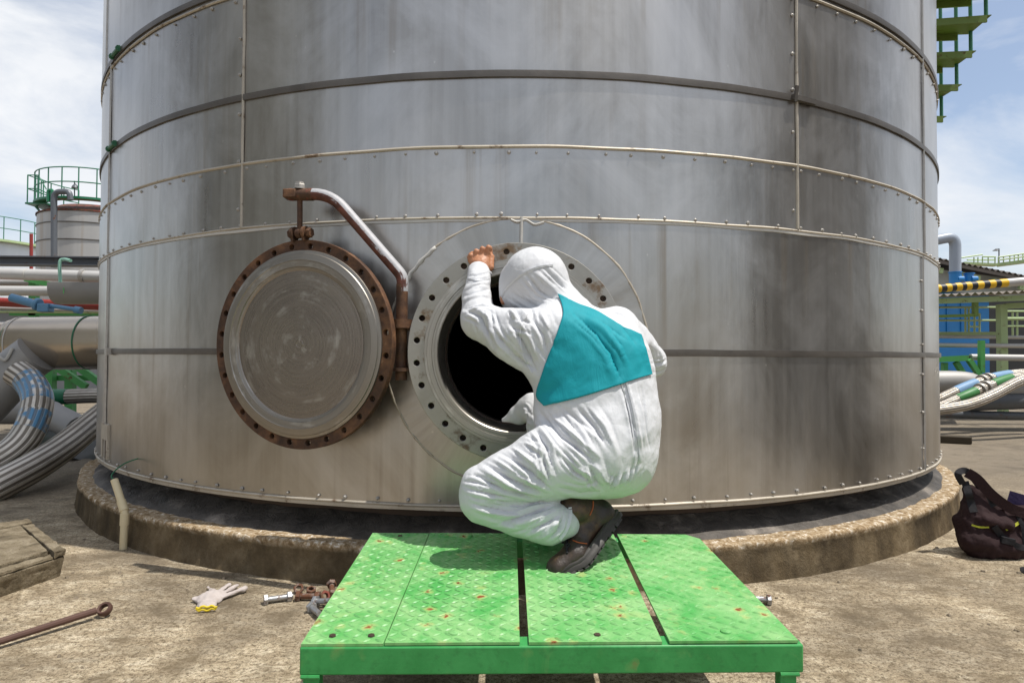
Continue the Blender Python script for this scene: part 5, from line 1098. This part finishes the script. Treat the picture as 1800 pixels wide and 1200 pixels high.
t = thing('rack_post', at(1760, 660, 9.5), 'tall pale green steel post of the right pipe rack', 'post'); p = at(1760.5, 535, 9.5); m = MB(); m.beam(V((p.x, p.y, 0)), p, .10, .1, up=V((0, 1, 0))); m.build('post', M['lgrn'], t, None); m = MB(); m.beam(at(1766, 538, 9.5), at(1950, 530, 9.5), .06, .08); m.beam(at(1640, 586, 10), at(1757, 586, 10), .06, .05); m.build('arm', M['lgrn'], t, None)
for y0_, d, r, lab, x0 in ((592, 9.8, .026, 'upper white pipe of the right rack, at rail foot', 1600), (607, 9.4, .032, 'middle white pipe of the right rack', 1600), (628.5, 8.6, .042, 'thickest white pipe of the right rack, lowest', 1706)):
    m = MB(); m.tube([at(x0, y0_-1, d), at(1950, y0_+2, d)], r, 14); tag(m.build('white_pipe', M['wpipe']), lab, 'pipe', 'white pipes of the right rack')
t = thing('green_frame', at(1690, 650, 8.8), 'low bright green steel frame beside the tank on the right', 'frame'); m = MB(); m.hexa([at(x, y, d) for x, y, d in ((1640, 637, 8.4), (1702, 634, 8.4), (1702, 634, 9.4), (1640, 637, 9.4), (1640, 627, 8.4), (1704, 624, 8.4), (1704, 624, 9.4), (1640, 627, 9.4))]); m.build('top', M['grn'], t, None)
for p0, p1 in (((1703, 632), (1722, 660)), ((1680, 636), (1692, 655)), ((1725, 598), (1725, 655)), ((1738, 690), (1738, 710)), ((1660, 637), (1660, 690))): m = MB(); m.beam(at(*p0, 8.5), at(*p1, 8.5), .06, .06, up=V((0, 1, 0))); m.build('strut', M['grn'], t, None)
G_ = 'hoses right of the tank'
pipe('suction_hose', [at(1630, 712, 7.4), at(1660, 697, 7.4), at(1700, 679, 7.5), at(1735, 667, 7.6), at(1765, 660, 7.7), at(1800, 656, 7.8), at(1850, 655, 7.9)], .056, M['hose'], 'ribbed hose with blue sleeves, uppermost of three beside the tank', 'hose', (('blue_sleeve', 15, 24, .0585, M['hoseband']), ('coupling', 27, 28, .078, M['screw']), ('coupling', 30, 31, .078, M['screw']), ('blue_sleeve', 33, 43, .0585, M['hoseband'])), G_, 20)
pipe('suction_hose', [at(1630, 724, 7.1), at(1660, 711, 7.1), at(1700, 694, 7.1), at(1735, 679, 7.2), at(1768, 667, 7.3), at(1800, 660, 7.4), at(1850, 656, 7.5)], .050, M['hose'], 'ribbed hose with green sleeves, middle of three beside the tank', 'hose', (('green_sleeve', 16, 24, .0525, M['hosegrn']), ('coupling', 26, 27, .070, M['screw']), ('coupling', 29, 30, .070, M['screw']), ('green_sleeve', 33, 43, .0525, M['hosegrn'])), G_, 20)
pipe('suction_hose', [at(1630, 722, 6.9), at(1665, 718, 6.9), at(1705, 710, 6.9), at(1745, 694, 6.95), at(1785, 673, 7.0), at(1830, 655, 7.1), at(1870, 645, 7.2)], .058, M['hose'], 'plain ribbed hose curving lowest of three beside the tank', 'hose', (), G_, 20)
for pts, r, mt, lab in (([(1600, 672), (1690, 672), (1740, 683), (1900, 686)], .14, M['gjack'], 'grey jacketed pipe lying behind the three hoses'), ([(1640, 727), (1900, 733)], .05, M['dpipe'], 'dark pipe filling the dark area under the three hoses'), ([(1700, 708), (1900, 700)], .10, M['dpipe'], 'thick dark pipe filling the dark area behind the lowest hose')): pipe('ground_pipe', [at(*p, 8.0 if r > .11 else 7.9) for p in pts], r, mt, lab, 'pipe', (), 'pipes lying on the ground', 18)  # both dark pipes stand for an unclear dark area around the hoses
t = thing('timber_block', on_z(1680, 772), 'dark weathered timber block lying on the ground right of the tank', 'timber'); m = MB(); a, b = on_z(1640, 770, .04), on_z(1706, 773, .04); m.beam(a, b, .14, .075); o = m.build('block', worn('dark_timber', (.035, .028, .018), (.065, .05, .03), .9, 0, 8), t, 30, bevel=.01)
m = MB(); m.grid(lambda u, v: at(1650 + 70*u, 672 - 18*v - 4*math.sin(u*7), 8.6 + .5*v + .1*noise.noise(V((u*5, v*5, 2)))), 14, 6); tag(m.build('tarpaulin', worn('grey_beige_tarp', (.36, .33, .29), (.46, .43, .38), .8, 0, 3), None, 180), 'crumpled grey beige tarpaulin above the three hoses', 'tarpaulin')
# far walkway on the right
t = thing('far_walkway', at(1750, 470, 32), 'distant pale green elevated walkway with railings on the right', 'walkway'); m = MB(); m.beam(at(1690, 463, 32), at(1752, 466, 32), .5, .10); m.beam(at(1752, 466, 32), at(1900, 447, 30), .5, .14); m.build('deck', M['lgrn'], t, None)
for x0, y0_, x1, y1_, d in ((1690, 453, 1727, 447.5, 32), (1727, 451, 1750, 451.5, 32), (1755, 452, 1900, 432, 31), (1755, 457, 1900, 438, 31), (1700, 457, 1750, 457, 32)): m = MB(); m.tube([at(x0, y0_, d), at(x1, y1_, d)], .035, 6); m.build('handrail', M['lgrn'], t)
for px in (1712, 1719, 1727, 1737, 1749, 1755, 1764, 1775, 1783, 1790, 1798): y_ = 452 if px < 1752 else 452-(px-1755)*.138; m = MB(); m.tube([at(px, y_, 31.5), at(px, y_+13, 31.5)], .03, 6); m.build('rail_post', M['lgrn'], t)
m = MB(); m.tube([at(1756, 462, 31.5), at(1756, 437, 31.5), at(1752, 438, 31.5)], .03, 6); m.lathe([(.01, .06), (.16, -.04), (.01, -.06)], at(1751, 439, 31.5), (0, 0, 1), 10); m.build('lamp', M['dpipe'], t)

# ------------------------------------------------------------------ loose grit on the yard
m = MB()
for i in range(260):
    x, y = random.uniform(-2.4, 2.4), random.uniform(1.5, 3.2)
    if (x-TC.x)**2 + (y-TC.y)**2 < 3.2**2 or (abs(x) < .66 and y < 2.3): continue
    r = random.choice((.0025, .003, .004, .006)); a = random.uniform(0, 3); M3 = Matrix.Rotation(a, 3, 'Z') @ Matrix.Rotation(random.uniform(-.4, .4), 3, 'X')
    m.box(V((x, y, gz(x, y) + r*.5)), (r*2*random.uniform(.8, 1.8), r*2, r*1.3), M3, random.uniform(.4, .8))
tag(m.build('loose_grit', worn('dark_grit', (.06, .045, .03), (.34, .28, .2), .9, 0, 60), None, None), 'loose grit scattered over the concrete yard', 'grit', None, 'stuff')

# ------------------------------------------------------------------ added tanks, invented out of frame to darken the reflections in the cladding
for loc, R, H, mt, lab in (((9.6, 0.6), 3.2, 7.5, worn('reflection_tank_grey', (.29, .28, .27), (.37, .36, .345), .6, 0, 2), 'added unseen grey tank on the right, darkening the cladding reflections'), ((-10.2, -1.0), 3.4, 7.5, worn('reflection_tank_green', (.19, .20, .185), (.25, .26, .24), .6, 0, 2), 'added unseen dark green tank on the left, darkening the cladding reflections')):
    c = V((*loc, 0)); t = thing('reflection_tank', c, lab, 'tank', 'added unseen tanks for reflections')
    m = MB(); m.lathe([(R, 0), (R, H)], c, (0, 0, 1), 64); m.build('shell', mt, t)
    m = MB(); m.lathe([(R+.05, H), (R+.05, H+.06), (.01, H+.6)], c, (0, 0, 1), 64); m.build('roof', mt, t)
    for z in (2.4, 4.8): m = MB(); m.lathe([(R, z-.03), (R+.03, z-.02), (R+.03, z+.02), (R, z+.03)], c, (0, 0, 1), 64); m.build('band', M['strap'], t)
